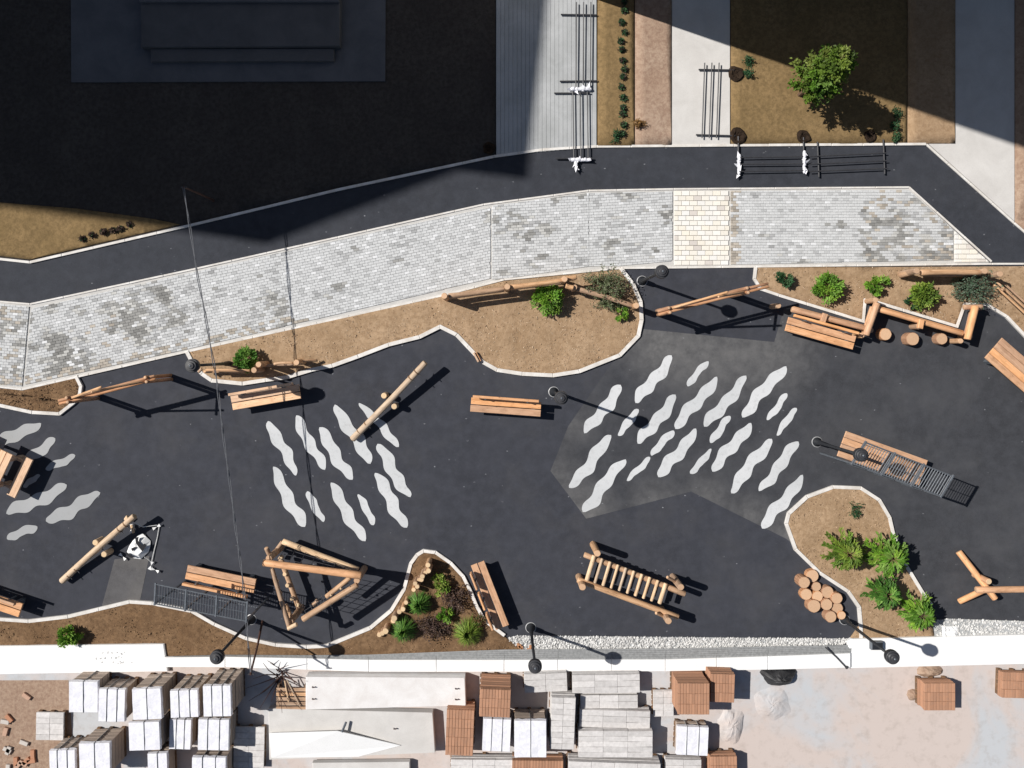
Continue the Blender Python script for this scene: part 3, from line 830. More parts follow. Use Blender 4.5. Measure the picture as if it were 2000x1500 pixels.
bench('wooden bench between the lamp on the log fence and the wave marks', 519, 776, 9.8, 2.0, 1, mat=M_PLANKP)
bench('wooden bench alone on open asphalt beside the ball lamp', 988, 795, -4.2, 2.04, 1)
bench('wooden bench with backrest under the small steel pergola by the dark bed', 431, 1131, -11.7, 2.03, -1)
bench('wooden bench with three separate back boards beside the stake bed', 957, 1163, -68.7, 2.0, -1, 3)
bench('wooden bench pushed up to the zigzag log seat', 1603, 651, -15.6, 2.05, 1)
bench('wooden bench at the kerb of the dark bed, far from the pergola', -24, 1171, -18.5, 2.02, 1)

def lounger(label, px, py, rot, L=2.52, depth=.78):
    c = W(px, py, .45); t = thing('wooden_lounger', label, 'bench', (c.x, c.y, 0), rz=R(rot)); n = 4; pw = depth / n
    for k in range(n):
        b = MB(); b.box((0, -depth / 2 + pw * (k + .5), .425 + (.0 if k != 1 else .004)), (L + random.uniform(-.01, .01), pw - .01, .05), 0, .01); lpart(b, 'plank', M_PLANK, t)
    for s in (-1, 1):
        b = MB(); b.box((s * (L / 2 - .3), 0, .2), (.12, depth - .12, .4), 0, .01); lpart(b, 'leg', M_STEEL, t)
    b = MB(); b.box((0, 0, .37), (L - .7, .1, .06), 0, .01); lpart(b, 'bearer', M_STEEL, t)
    return t
lounger('broad four-plank wooden bench under the steel pergola with the ball lamp above', 1724, 895, -19.8)
lounger('broad four-plank wooden bench by the kerb, across from the round stumps', 2005, 735, -41)

def picnic():
    d = Vector((-34, 72)).normalized(); ang = math.atan2(-d.y, d.x)
    c = W(-22, 912, .72); t = thing('picnic_table', 'pale wooden picnic table with bench boards beside the grey wave marks', 'table', (c.x, c.y, 0), rz=ang)
    mats = M_PLANKP
    for k in range(5):
        b = MB(); b.box((0, (k - 2) * .192, .70), (1.2, .18, .05), 0, .008); lpart(b, 'top_plank', mats, t)
    for s in (-1, 1):
        b = MB(); b.box((0, s * .80, .43), (1.22, .27, .06), 0, .01); lpart(b, 'seat_plank', mats, t)
        b = MB(); b.box((s * .42, 0, .355), (.08, 1.55, .08), 0, .01); lpart(b, 'cross_beam', mats, t)
        for q in (-1, 1):
            b = MB(); b.box((s * .42, q * .42, .33), (.08, .1, .66), 0, .01); lpart(b, 'leg', mats, t)
picnic()

# ---- pergolas: grille roofs on a single row of posts behind a bench
def pergola(label, pts, z=2.06, n=(11, 11, 11)):
    """pts: apparent corners of the roof (front-left, front-right, back-right, back-left)"""
    A, B, C, D = [W(x, y, z) for x, y in pts]
    t = thing('steel_pergola', label, 'pergola', ((D.x + C.x) / 2, (D.y + C.y) / 2, 0))
    for p0, p1 in ((A, B), (D, C)):
        b = MB(); b.tube([p0, p1], .02, 6); part(b, 'edge_rail', M_STEEL, t)
    b = MB(); b.tube([A.lerp(D, .55), B.lerp(C, .55)], .010, 4); part(b, 'edge_rail', M_STEEL, t)
    for k in range(4):
        s = k / 3; p0 = A.lerp(B, s); p1 = D.lerp(C, s)
        M = Matrix.Translation((p0 + p1) / 2) @ Matrix.Rotation(math.atan2((p1 - p0).y, (p1 - p0).x), 4, 'Z')
        b = MB(); b.box((0, 0, 0), ((p1 - p0).length + .08, .05, .05), M=M, cham=.006); part(b, 'crossbeam', M_STEEL, t)
        b = MB(); b.box((p1.x, p1.y, z / 2), (.05, .05, z - .06), cham=.006); part(b, 'post', M_STEEL, t)
    for k in range(3):
        for j in range(n[k]):
            s = (k + (j + .7) / (n[k] + .4)) / 3; p0 = A.lerp(B, s); p1 = D.lerp(C, s)
            b = MB(); b.tube([p0, p1], .0125, 4); part(b, 'slat', M_STEEL, t)
    a = D.copy(); c = C.copy(); a.z = c.z = 1.0
    b = MB(); b.tube([a, c], .015, 5); part(b, 'back_rail', M_STEEL, t)
pergola('grey steel pergola with slatted roof over the bench by the dark bed', [(304, 1141), (483, 1177), (481, 1213), (302, 1179)])
pergola('grey steel pergola with slatted roof over the broad plank bench', [(1690, 864), (1861, 930), (1838, 969), (1664, 905)])

# ---- see-saws
def seesaw(label, lo, hi, zlo, zhi, posts, mats):
    a = W(*lo, zlo); c = W(*hi, zhi); m = (a + c) / 2
    t = thing('log_seesaw', label, 'seesaw', (m.x, m.y, 0))
    b = MB(); b.log(a, c, .098, .088, 14, 10, .03, bend=.02); part(b, 'beam', mats, t, True)
    d = (c - a).normalized(); sd = d.cross(Vector((0, 0, 1))).normalized()
    for k in (.10, .20, .80, .88):
        p = a.lerp(c, k)
        b = MB(); b.tube([p - sd * .17 + Vector((0, 0, .03)), p + sd * .17 + Vector((0, 0, .03))], .014); part(b, 'foot_peg', M_RAIL, t)
        b = MB(); b.tube([p - d * .016, p + d * .016], .101, 12); part(b, 'band', M_BARK, t)
    tops = []
    for px, py in posts:
        q = W(px, py, .40); tops.append(q)
        b = MB(); b.log((q.x, q.y, -.03), q, .09, .085, 12, 3, .02); part(b, 'post', mats, t)
    b = MB(); b.tube([tops[0] - Vector((0, 0, .1)), tops[1] - Vector((0, 0, .1))], .02); part(b, 'axle', M_STEEL, t)
    return t
seesaw('log seesaw lying over the pale wave marks, high end by the bench', (688, 858), (831, 708), .14, .62, [(750, 773), (770, 794)], [M_LOGP, M_ENDP])
seesaw('log seesaw next to the black and white kite cloth', (121, 1135), (263, 1008), .14, .55, [(186, 1060), (203, 1083)], [M_LOGP, M_ENDP])

# ---- kite-like cloth with rope and bows beside the second see-saw
kt = thing('kite_cloth', 'white cloth with black patches lying by the seesaw, trailing rope and bows', 'kite', P(272, 1068))
KP = [(279, 1041), (287, 1047), (295, 1056), (295, 1068), (291, 1078), (277, 1091), (263, 1090), (252, 1084), (249, 1077), (254, 1066), (262, 1053), (271, 1045)]
ctr = P(273, 1068, .17); b = MB(); base = len(b.v)
rim = [P(x, y, .03 + .03 * (i % 2)) for i, (x, y) in enumerate(KP)]; midr = [ctr.lerp(Vector((p.x, p.y, .12)), .55) + Vector((0, 0, random.uniform(-.03, .04))) for p in rim]
b.v = [tuple(p) for p in rim] + [tuple(p) for p in midr] + [tuple(ctr)]; n = len(rim)
for i in range(n):
    j = (i + 1) % n
    b.face([i, j, n + j, n + i]); b.face([n + i, n + j, 2 * n])
cl = part(b, 'cloth', M_CLOTH, kt)
def patch(pts, name='patch'):
    b = MB(); vs = [P(x, y, .205) for x, y in pts]; b.poly(vs); b.poly(list(reversed([v - Vector((0, 0, .006)) for v in vs]))); return part(b, name, M_CLOTHB, kt)
patch([(270, 1047), (277, 1045), (276, 1053), (283, 1062), (289, 1058), (292, 1061), (285, 1074), (278, 1066), (272, 1058)])
patch([(262, 1068), (271, 1064), (272, 1067), (265, 1073)]); patch([(251, 1077), (254, 1075), (271, 1085), (262, 1086)])
b = MB(); b.tube([W(264, 1021, .45), P(285, 1026, .2), P(308, 1025, .05), P(312, 1027, .04), P(308, 1050, .03), P(302, 1075, .03), P(297, 1098, .04), P(290, 1090, .06), P(286, 1086, .12)], .013, 5); part(b, 'rope', M_ROPE, kt)
for x, y, a in ((308, 1028, .5), (297, 1103, 1.2), (305, 1112, -.4), (242, 1086, -.8), (259, 1031, 1.5)):
    c = P(x, y, .05); b = MB()
    for s in (-1, 1):
        dx, dy = math.cos(a) * s * .12, math.sin(a) * s * .12
        b.poly([(c.x, c.y, .06), (c.x + dx - dy * .4, c.y + dy + dx * .4, .10), (c.x + dx * 1.1, c.y + dy * 1.1, .04), (c.x + dx + dy * .4, c.y + dy - dx * .4, .09)])
    part(b, 'bow', M_CLOTH, kt)
sb = thing('timber_offcut', 'short pale offcuts tied under the high end of the seesaw by the kite cloth', 'timber', P(255, 1025))
b = MB(); b.log(W(246, 1016, .12), W(251, 1009, .14), .07, .07, 8, 2); part(b, 'block', [M_LOGP, M_ENDP], sb)
b = MB(); b.log(W(257, 1025, .10), W(261, 1041, .10), .045, .04, 8, 2); part(b, 'stick', [M_LOGP, M_ENDP], sb)

# ---- ladder climber
ld = thing('log_ladder', 'raised log ladder with ten rungs on four corner posts', 'climbing frame', P(1235, 1120))
LM = [M_LOG, M_END]
n0, n1 = W(1141, 1083, .62), W(1338, 1160, .62); s0, s1 = W(1128, 1132, .62), W(1325, 1205, .62)
b = MB(); b.log(n0, n1, .078, .085, 12, 8, .03, bend=.03); part(b, 'side_rail', LM, ld, True)
b = MB(); b.log(s0, s1, .085, .08, 12, 8, .03, bend=.02); part(b, 'side_rail', LM, ld, True)
for k in range(10):
    f = k / 9; a = W(1160 + 140 * f, 1087 + 54 * f, .70); c = W(1146 + 142 * f, 1134 + 45 * f, .70)
    rr = .062 if k in (0, 9) else random.uniform(.040, .05)
    b = MB(); b.log(a.lerp(c, -.05), c, rr, rr, 10, 3, .03); part(b, 'rung', [M_LOGP, M_ENDP], ld, True)
for k in range(10):
    f = k / 9; a = W(1160 + 140 * f, 1087 + 54 * f, .28); c = W(1146 + 142 * f, 1134 + 45 * f, .28)
    if k in (0, 9): b = MB(); b.log(a, c, .05, .05, 10, 3, .03); part(b, 'lower_tie', LM, ld)
for px, py in ((1167, 1081), (1138, 1147), (1330, 1147), (1306, 1213)):
    q = W(px, py, 1.02); b = MB(); b.log((q.x, q.y, -.03), q, .102, .095, 14, 5, .03); part(b, 'post', LM, ld)
for px, py, qx, qy in ((1303, 1127, 1326, 1140), (1281, 1197, 1303, 1207)):
    b = MB(); b.log(W(px, py, .85), W(qx, qy, .55), .045, .045, 9, 3); part(b, 'brace', LM, ld)

# ---- triangular climbing frame
tf = thing('triangle_climber', 'triangular log climbing frame with rope net and round holds', 'climbing frame', P(600, 1130))
TL = [M_LOG, M_END]
def tl(a, za, c, zc, r0, r1=None, nm='beam', m=None, **k):
    b = MB(); b.log(W(*a, za), W(*c, zc), r0, r1 or r0, 12, 7, .03, **k); return part(b, nm, m or TL, tf, True)
tl((514, 1099), 1.32, (706, 1124), 1.34, .092, .105, m=[M_PLANK, M_END])
tl((531, 1110), 1.22, (566, 1228), 1.26, .06, .065)
tl((558, 1180), 1.0, (570, 1208), 1.0, .05)
tl((698, 1142), 1.22, (591, 1210), 1.30, .08, .085)
tl((684, 1128), .95, (637, 1166), .95, .068)
tl((621, 1172), .6, (611, 1182), .6, .06)
tl((552, 1057), .42, (700, 1113), .42, .085, m=[M_LOGP, M_ENDP])
tl((547, 1088), .40, (584, 1188), .40, .075)
tl((552, 1058), .40, (527, 1092), .40, .06)
tl((520, 1070), 1.05, (528, 1088), .9, .065)
tl((562, 1228), 1.36, (580, 1219), 1.36, .06, m=[M_LOGP, M_ENDP])
for px, py, zz in ((525, 1091, 1.22), (697, 1134, 1.22), (567, 1215, 1.22)):
    q = W(px, py, zz); b = MB(); b.log((q.x, q.y, -.03), q, .098, .09, 14, 4, .03); part(b, 'post', TL, tf)
for px, py, zz in ((548, 1090, .5), (556, 1122, .55), (561, 1144, .55), (570, 1170, .55), (581, 1182, .5)):
    q = W(px, py, zz); b = MB(); b.log(q - Vector((0, 0, .12)), q, .07, .06, 10, 2); part(b, 'hold', [M_LOGP, M_ENDP], tf)
for px, py, zz in ((665, 1150, 1.2), (646, 1163, 1.2), (549, 1158, 1.2), (542, 1135, 1.1)):
    q = W(px, py, zz); b = MB(); b.log(q - Vector((0, 0, .05)), q, .035, .03, 8, 2); part(b, 'peg', [M_LOGP, M_ENDP], tf)
for side in (((540, 1101), (690, 1122), (560, 1062), (695, 1111)), ((684, 1146), (600, 1204), (676, 1132), (590, 1182))):
    a, c, e, f = side
    for k in range(8):
        s_ = k / 7; p = W(*a, 1.3).lerp(W(*c, 1.3), s_); q = W(*e, .42).lerp(W(*f, .42), s_)
        b = MB(); b.tube([p, q], .009, 4); part(b, 'net_rope', M_ROPED, tf)
    for k in range(1, 4):
        p = W(*a, 1.3).lerp(W(*e, .42), k / 4); q = W(*c, 1.3).lerp(W(*f, .42), k / 4)
        b = MB(); b.tube([p, q], .009, 4); part(b, 'net_rope', M_ROPED, tf)

# ---- Y-shaped balance logs
yl = thing('balance_logs', 'forked balance beam of three orange logs round a short post', 'balance beam', P(1925, 1140))
YL = [M_PLANK, M_END]
for a, za, c, zc, r in (((1872, 1077), .10, (1944, 1170), .50, .092), ((1873, 1175), .09, (1926, 1150), .52, .085), ((1906, 1152), .56, (2075, 1150), .60, .095)):
    b = MB(); b.log(W(*a, za), W(*c, zc), r, r, 12, 6, .03); part(b, 'log', YL, yl, True)
q = W(1932, 1136, .68); b = MB(); b.log((q.x, q.y, -.03), q, .09, .085, 12, 3, .02); part(b, 'post', [M_PLANK, M_ENDP], yl)
q = W(2070, 1150, .5); b = MB(); b.log((q.x, q.y, -.03), q, .09, .085, 12, 3, .02); part(b, 'post', [M_PLANK, M_ENDP], yl)

# ---- house-shaped timber gates
def gate(label, u0, u1, apex, mats, mats2, ext=.22):
    a = P(*u0); c = P(*u1); d = (c - a).normalized(); sd = Vector((-d.y, d.x, 0)); t = thing('house_gate', label, 'gate', ((a.x + c.x) / 2, (a.y + c.y) / 2, 0)); z = 1.5; ap = P(*apex, 2.38)
    for e, s in ((a, -1), (c, 1)):
        for k in (-1, 1):
            b = MB(); b.log(e + sd * (.062 * k) + Vector((0, 0, -.04)) - d * .0 * k, e + sd * (.062 * k) + Vector((0, 0, z + .13)) + d * .0 * k, .053, .048, 12, 6, .03); part(b, 'post', mats, t, True)
    for k in (-1, 1):
        b = MB(); b.log(a + sd * .045 * k - d * .30 + Vector((0, 0, z)), c + sd * .045 * k + d * ext + Vector((0, 0, z + .02)), .042, .038, 10, 7, .03, bend=.02); part(b, 'tie_beam', mats, t, True)
    for e, s in ((a, 1), (c, -1)):
        top = ap + (ap - (e + Vector((0, 0, z)))).normalized() * .18
        b = MB(); b.log(e + sd * .03 * s + Vector((0, 0, z - .05)), top + sd * .03 * s, .036, .032, 9, 5, .03); part(b, 'rafter', mats2, t, True)
gate('house-shaped log gate standing at the dark bed by the seesaws', (191, 774), (334, 737), (274, 752), [M_LOGR, M_END], [M_LOG, M_END])
gate('house-shaped log gate between the two planted beds, ball lamp behind', (1284, 611), (1426, 575), (1364, 587), [M_LOGR, M_END], [M_LOG, M_END], .62)

# ---- log fences
def fence(label, posts, rails, h=.98, r=.088, rr=.075, mats=None, name='log_fence'):
    mats = mats or [M_LOG, M_END]; q = [W(x, y, h) for x, y in posts]
    t = thing(name, label, 'fence', (q[0].x, q[0].y, 0))
    for p in q:
        b = MB(); b.log((p.x, p.y, -.03), p, r * 1.04, r, 14, 4, .025); part(b, 'post', mats, t)
    for (a, za, c, zc) in rails:
        b = MB(); b.log(W(*a, za), W(*c, zc), rr, rr * .92, 12, 8, .04, bend=.02); part(b, 'rail', mats, t, True)
fence('log fence of three posts and rails along the paving', [(868, 578), (991, 560), (1103, 545)], [((876, 578), .78, (985, 564), .78), ((996, 561), .80, (1098, 548), .80), ((878, 580), .42, (985, 566), .42), ((997, 563), .42, (1096, 552), .42), ((1106, 544), .7, (1126, 541), .68)])
fence('low log barrier buried in the grey shrub by the house-shaped gate', [(1122, 561), (1243, 597)], [((1126, 564), .55, (1238, 598), .42), ((1105, 558), .75, (1120, 562), .75)], .72)
fence('low two-part log fence behind the bench with the lamp shadow', [(496, 723), (505, 712), (579, 708)], [((402, 723), .62, (488, 724), .62), ((535, 711), .64, (572, 709), .66), ((398, 726), .3, (488, 727), .3), ((511, 715), .3, (573, 712), .3), ((388, 727), .5, (394, 720), .55), ((585, 706), .45, (620, 704), .2)], .85, .085, .042)
fence('thick log fence beside the grey-green bush under the paving edge', [(1791, 529), (1924, 529), (1954, 535)], [((1799, 532), .72, (1915, 532), .74), ((1799, 534), .36, (1915, 534), .36), ((1783, 531), .6, (1758, 538), .12)], .9, .09, .088)
rp = thing('timber_poles', 'three slim timber poles side by side on the bed beside the thick log fence', 'poles', P(1975, 580))
for k in range(3):
    b = MB(); b.log(W(1941 + k * 6, 556 - k * 5, .30), W(2052 + k * 6, 658 - k * 5, .34), .032, .03, 9, 5, .03); part(b, 'pole', [M_LOG, M_END], rp, True)
for k in (0, 1):
    q = W(1958 + k * 60, 566 + k * 56, .27); b = MB(); b.log((q.x, q.y, 0), q, .05, .05, 9, 2); part(b, 'prop', [M_LOG, M_END], rp)
sg = thing('wood_peg', 'small pale wooden block leaning on the kerb below the log fence', 'block', P(932, 698))
b = MB(); b.box(W(930, 698, .14), (.30, .055, .14), R(-62), .008); part(b, 'board', M_PLANKP, sg); b = MB(); b.box(W(934, 697, .10), (.30, .05, .10), R(-62), .008); part(b, 'board', M_PLANK, sg)

# ---- zigzag log seat round the planter
zz = thing('zigzag_seat', 'zigzag of squared logs on blocks following the planter kerb', 'seat', P(1700, 620))
def zl(a, c, z, r, m=None, nm='log'):
    b = MB(); b.log(W(*a, z), W(*c, z), r, r * .95, 12, 6, .03); part(b, nm, m or [M_PLANK, M_END], zz, True)
zl((1546, 604), (1692, 642), .52, .082); zl((1548, 603), (1690, 640), .22, .08)
zl((1712, 603), (1880, 652), .52, .075); zl((1714, 602), (1880, 650), .22, .075)
zl((1713, 592), (1691, 655), .62, .10); zl((1705, 600), (1688, 652), .35, .09)
zl((1905, 598), (1889, 663), .60, .10); zl((1901, 602), (1886, 662), .3, .09)
zl((1882, 600), (1918, 599), .50, .075)
for px, py, rz in ((1609, 621, 72), (1798, 633, 78)):
    b = MB(); b.box(W(px, py, .64), (.26, .15, .1), R(rz), .012); part(b, 'block', M_PLANK, zz)
    q = W(px - 3, py + 4, .4); b = MB(); b.log((q.x, q.y, -.02), q, .09, .09, 10, 2); part(b, 'support', [M_LOG, M_END], zz)
for px, py, h in ((1521, 597, .55), (1684, 655, .5), (1701, 645, .45), (1877, 666, .48), (1895, 657, .5), (1917, 600, .45), (1711, 586, .62)):
    q = W(px, py, h); b = MB(); b.log((q.x, q.y, -.03), q, .082, .078, 12, 3); part(b, 'support', [M_LOG, M_END], zz)

# ---- stumps
for k, (px, py, r, h, lab) in enumerate(((1730, 653, .175, .26, 'round log stool nearest the corner of the zigzag seat'), (1783, 662, .19, .30, 'round log stool between two others before the zigzag seat'), (1840, 662, .165, .25, 'round log stool by the end post of the zigzag seat'))):
    stump('log_stool', lab, px, py, r, h, 'round stools at the zigzag seat', 'stool')
for px, py, r in ((1587, 1125, 12.5), (1571, 1138, 11.5), (1595, 1146, 9.5), (1617, 1157, 12), (1575, 1161, 11.5), (1597, 1165, 11), (1635, 1169, 11), (1590, 1184, 13), (1615, 1181, 11.5), (1636, 1188, 11), (1623, 1205, 11.5), (1644, 1202, 8.5)):
    stump('log_stump', 'upright log stump in the tight cluster beside the island kerb', px, py, r / S / 1.02, random.uniform(.15, .32), 'cluster of log stumps')
for px, py, r, h in ((836, 1104, 5, .6), (837, 1115, 5, .62), (831, 1119, 4.5, .5), (825, 1126, 5, .6), (823, 1132, 5, .55), (818, 1133, 4, .4), (811, 1140, 4.5, .5), (815, 1146, 4.5, .5), (808, 1152, 4.5, .42), (793, 1177, 4.5, .45), (787, 1190, 5, .5), (780, 1195, 5, .4), (770, 1208, 6, .45), (768, 1213, 5, .3), (753, 1233, 6, .5), (747, 1237, 5, .35), (741, 1240, 5, .2)):
    stump('log_stake', 'short round stake in the curved row edging the shrub bed', px, py, r / S, h, 'row of stakes in the shrub bed', 'stake', [M_LOG, M_ENDP])

# ================================================================== LAMPS
def lamp(label, hx, hy):
    hz = 2.72; p = W(hx, hy, hz); p.z = 0
    t = thing('ball_lamp', label, 'lamp', p, 'black ball lamps')
    b = MB(); b.lathe((0, 0, 0), [(.14, .002), (.14, .03), (.08, .05), (.07, .35), (.05, .4), (.042, 1.2), (.036, 2.5)], 16); lpart(b, 'pole', M_BLACK, t, True)
    b = MB(); b.lathe((0, 0, 0), [(.16, .0), (.16, .012), (.145, .016)], 20); lpart(b, 'base_flange', M_GREYP, t)
    pr = [(.05, 2.49), (.07, 2.53)]
    for k in range(1, 12):
        a = -math.pi / 2 + math.pi * k / 12; pr.append((.182 * math.cos(a), hz + .182 * math.sin(a) * .94))
    h = MB(); h.lathe((0, 0, 0), pr, 24); hd = lpart(h, 'globe', M_BLACK, t, True)
    for r, z in ((.165, .085), (.125, .135), (.075, .17)):
        b = MB(); b.lathe((0, 0, hz + z), [(r, -.012), (r + .012, 0), (r, .012), (r * .6, .016)], 20); lpart(b, 'ring', M_RAIL, hd)
    b = MB(); b.lathe((0, 0, hz + .165), [(.035, 0), (.03, .03), (.012, .045)], 10); lpart(b, 'finial', M_STEEL, hd)
lamp('black ball lamp beside the house-shaped gate, below the paving', 1292, 531)
lamp('black ball lamp on open asphalt between a bench and the wave marks', 1096, 777)
lamp('black ball lamp over the broad plank bench and its pergola', 1680, 888)
lamp('black ball lamp in front of the clad wall at the gravel strip', 1045, 1300)
lamp('black ball lamp by the pergola and the dark bed, at the wall corner', 425, 1282)
lamp('black ball lamp beside the stump cluster and the white wall', 1741, 1282)
lamp('black ball lamp in the bed behind the low two-part log fence', 377, 714)

# ---- overhead cable and its poles
cb = thing('overhead_cable', 'thin twisted grey cable slung across the playground between two poles', 'cable', P(420, 760))
CP = [(358, 365), (372, 450), (386, 540), (400, 610), (412, 680), (423, 740), (430, 800), (440, 880), (450, 950), (460, 1030), (468, 1085), (475, 1140), (480, 1190), (484, 1250), (490, 1316)]
for s in (0, 1):
    pts = []
    for i in range(len(CP) - 1):
        for k in range(5):
            f = k / 5; t_ = (i + f) / (len(CP) - 1)
            z = 2.22 - .24 * t_ - .22 * math.sin(math.pi * t_)
            p = W(CP[i][0] + (CP[i + 1][0] - CP[i][0]) * f, CP[i][1] + (CP[i + 1][1] - CP[i][1]) * f, z); a = (i * 5 + k) * .55 + s * math.pi
            pts.append(p + Vector((math.cos(a) * .022, 0, math.sin(a) * .022)))
    pts.append(W(490, 1316, 1.98)); b = MB(); b.tube(pts, .012, 5); part(b, 'strand', M_CABLE, cb)
for nm, a, c, lab in (('cable_pole', P(512, 1213, -.02), W(489, 1318, 2.05), 'thin rusty leaning pole carrying the cable beside the wall'), ('cable_pole', P(418, 392, -.02), W(358, 365, 2.24), 'thin pole carrying the cable on the shaded soil')):
    t = thing(nm, lab, 'pole', (a.x, a.y, 0))
    b = MB(); b.tube([a, a.lerp(c, .45) + Vector((.02, 0, 0)), c], [.035, .03, .024], 8); part(b, 'shaft', M_RUST, t)
    b = MB(); b.tube([c + Vector((-.08, 0, -.04)), c + Vector((.08, 0, -.04))], .02, 6); part(b, 'bracket', M_RAIL, t)

# ================================================================== STEEL RAILING PANELS lying by the path, holes dug for them
def railing(label, posts, rails, wraps=(), z=.09):
    a = P(*posts[0][0]); t = thing('railing_panel', label, 'railing', (a.x, a.y, .03))
    for p, q in posts:
        b = MB(); b.tube([P(*p, z), P(*q, z)], .024, 8); part(b, 'post', M_RAIL, t)
    for p, q in rails:
        b = MB(); b.tube([P(*p, z + .045), P(*q, z + .034)], .017, 8); part(b, 'rail', M_RAIL, t)
    for x, y, w, h in wraps:      # loose plastic sleeves, gathered and torn at the ends
        b = MB(); c = P(x, y, z + .02); n = 14; L = max(w, h) / S; ax = Vector((1, 0, 0)) if w > h else Vector((0, 1, 0)); pts = []; rad = []
        for i in range(n + 1):
            f = i / n - .5; k = noise.noise(Vector((i * .9, x * .1, y * .1)))
            pts.append(c + ax * (f * L) + Vector((.02 * k * (h > w), .03 * k * (w > h), .015 * k))); rad.append(max(.02, min(w, h) / S * (.27 + .10 * k) * (.6 if i in (0, n) else 1)))
        b.tube(pts, rad, 9)
        for i in range(0, n, 3):
            p = pts[i]; d = Vector((random.uniform(-1, 1), random.uniform(-1, 1), .2)).normalized(); o = d.orthogonal() * .05
            b.poly([p - o, p + o, p + d * random.uniform(.10, .22)])
        part(b, 'plastic_wrap', M_WRAP, t)
railing('bare dark railing panel on the ribbed walkway beside the row of seedlings', [((1095, 31), (1165, 32)), ((1093, 161), (1166, 160))], [((1125, 8), (1124, 176)), ((1139, 8), (1138, 176)), ((1153, 8), (1152, 176))])
railing('dark railing panel with both ends wrapped in plastic, crossing onto the path', [((1082, 184), (1152, 184)), ((1085, 311), (1157, 311))], [((1118, 182), (1120, 316)), ((1132, 182), (1134, 316)), ((1146, 182), (1148, 316))], [(1134, 176, 40, 16), (1134, 314, 38, 13), (1124, 323, 8, 16)])
railing('dark railing panel on the pale walkway, post ends at two dug holes', [((1363, 138), (1432, 139)), ((1358, 265), (1434, 267))], [((1374, 126), (1369, 272)), ((1388, 126), (1383, 272)), ((1402, 126), (1397, 272))])
railing('dark railing panel on the path with plastic-wrapped posts', [((1440, 268), (1440, 343)), ((1567, 270), (1567, 338))], [((1440, 310), (1567, 308)), ((1440, 323), (1567, 322)), ((1440, 337), (1567, 335))], [(1441, 323, 11, 40), (1568, 318, 11, 44)])
railing('bare dark railing panel askew on the path beside the wrapped one', [((1594, 279), (1597, 347)), ((1722, 274), (1725, 341))], [((1578, 308), (1727, 301)), ((1579, 323), (1729, 316)), ((1578, 337), (1731, 331))])
for px, py, r, lab in ((1436, 146, 15, 'dark dug hole with loose earth beyond the pale walkway'), (1441, 267, 16, 'dark dug hole with loose earth at the path edge, nearest the pale walkway'), (1568, 269, 13, 'dark dug hole with loose earth at the second wrapped post'), (1698, 268, 12, 'dark dug hole with loose earth at the bare railing panel'), (955, 291, 12, 'dark dug hole with loose earth beside the ribbed walkway')):
    c = P(px, py, .05); t = thing('dug_hole', lab, 'hole', c, 'holes dug for the railing posts')
    b = MB(); n = 18; rs = [(1.35, .0), (1.1, .05), (.85, .06), (.6, .03), (.3, .02), (.05, .015)]  # low mound instead of an open pit, the pit's shade put into its colour
    for f, z in rs:
        for k in range(n):
            a = 2 * math.pi * k / n; q = .78 * r / S * f * (1 + .3 * noise.noise(Vector((math.cos(a) * 1.3 + px, math.sin(a) * 1.3, f)))); b.v.append((c.x + q * math.cos(a), c.y + q * math.sin(a), .045 + z + .03 * random.random() * (f < 1.3)))
    for i in range(len(rs) - 1):
        for k in range(n): j = (k + 1) % n; b.face([i * n + k, i * n + j, (i + 1) * n + j, (i + 1) * n + k])
    b.face([(len(rs) - 1) * n + k for k in range(n)]); part(b, 'loose_earth', M_PIT, t)

# ================================================================== PLANTS
G1 = [(.20, .38, .04), (.15, .32, .035), (.27, .44, .06), (.11, .24, .03), (.24, .40, .08)]
G2 = [(.14, .30, .05), (.10, .24, .04), (.20, .36, .07), (.07, .17, .03)]
G3 = [(.17, .22, .10), (.13, .17, .08), (.21, .26, .13), (.10, .13, .06), (.22, .22, .15)]
G4 = [(.24, .34, .05), (.18, .29, .04), (.30, .38, .08), (.12, .20, .03)]
DRY = [(.09, .055, .05), (.06, .04, .035), (.13, .08, .06), (.16, .11, .08)]
DKG = [(.03, .085, .035), (.045, .12, .05), (.025, .07, .03), (.07, .15, .06)]
def leafquad(b, p, d, up, l, w, c):
    s = d.cross(up)
    if s.length < 1e-3: s = d.orthogonal()
    s.normalize(); o = len(b.v); m = p + d * l * .5 + up * l * .06
    b.v += [tuple(p), tuple(m + s * w), tuple(p + d * l - up * l * .10), tuple(m - s * w)]
    b.face([o, o + 1, o + 2], 0, None, c); b.face([o, o + 2, o + 3], 0, None, c)
def rv(): 
    while True:
        v = Vector((random.uniform(-1, 1), random.uniform(-1, 1), random.uniform(-1, 1)))
        if .05 < v.length < 1: return v.normalized()
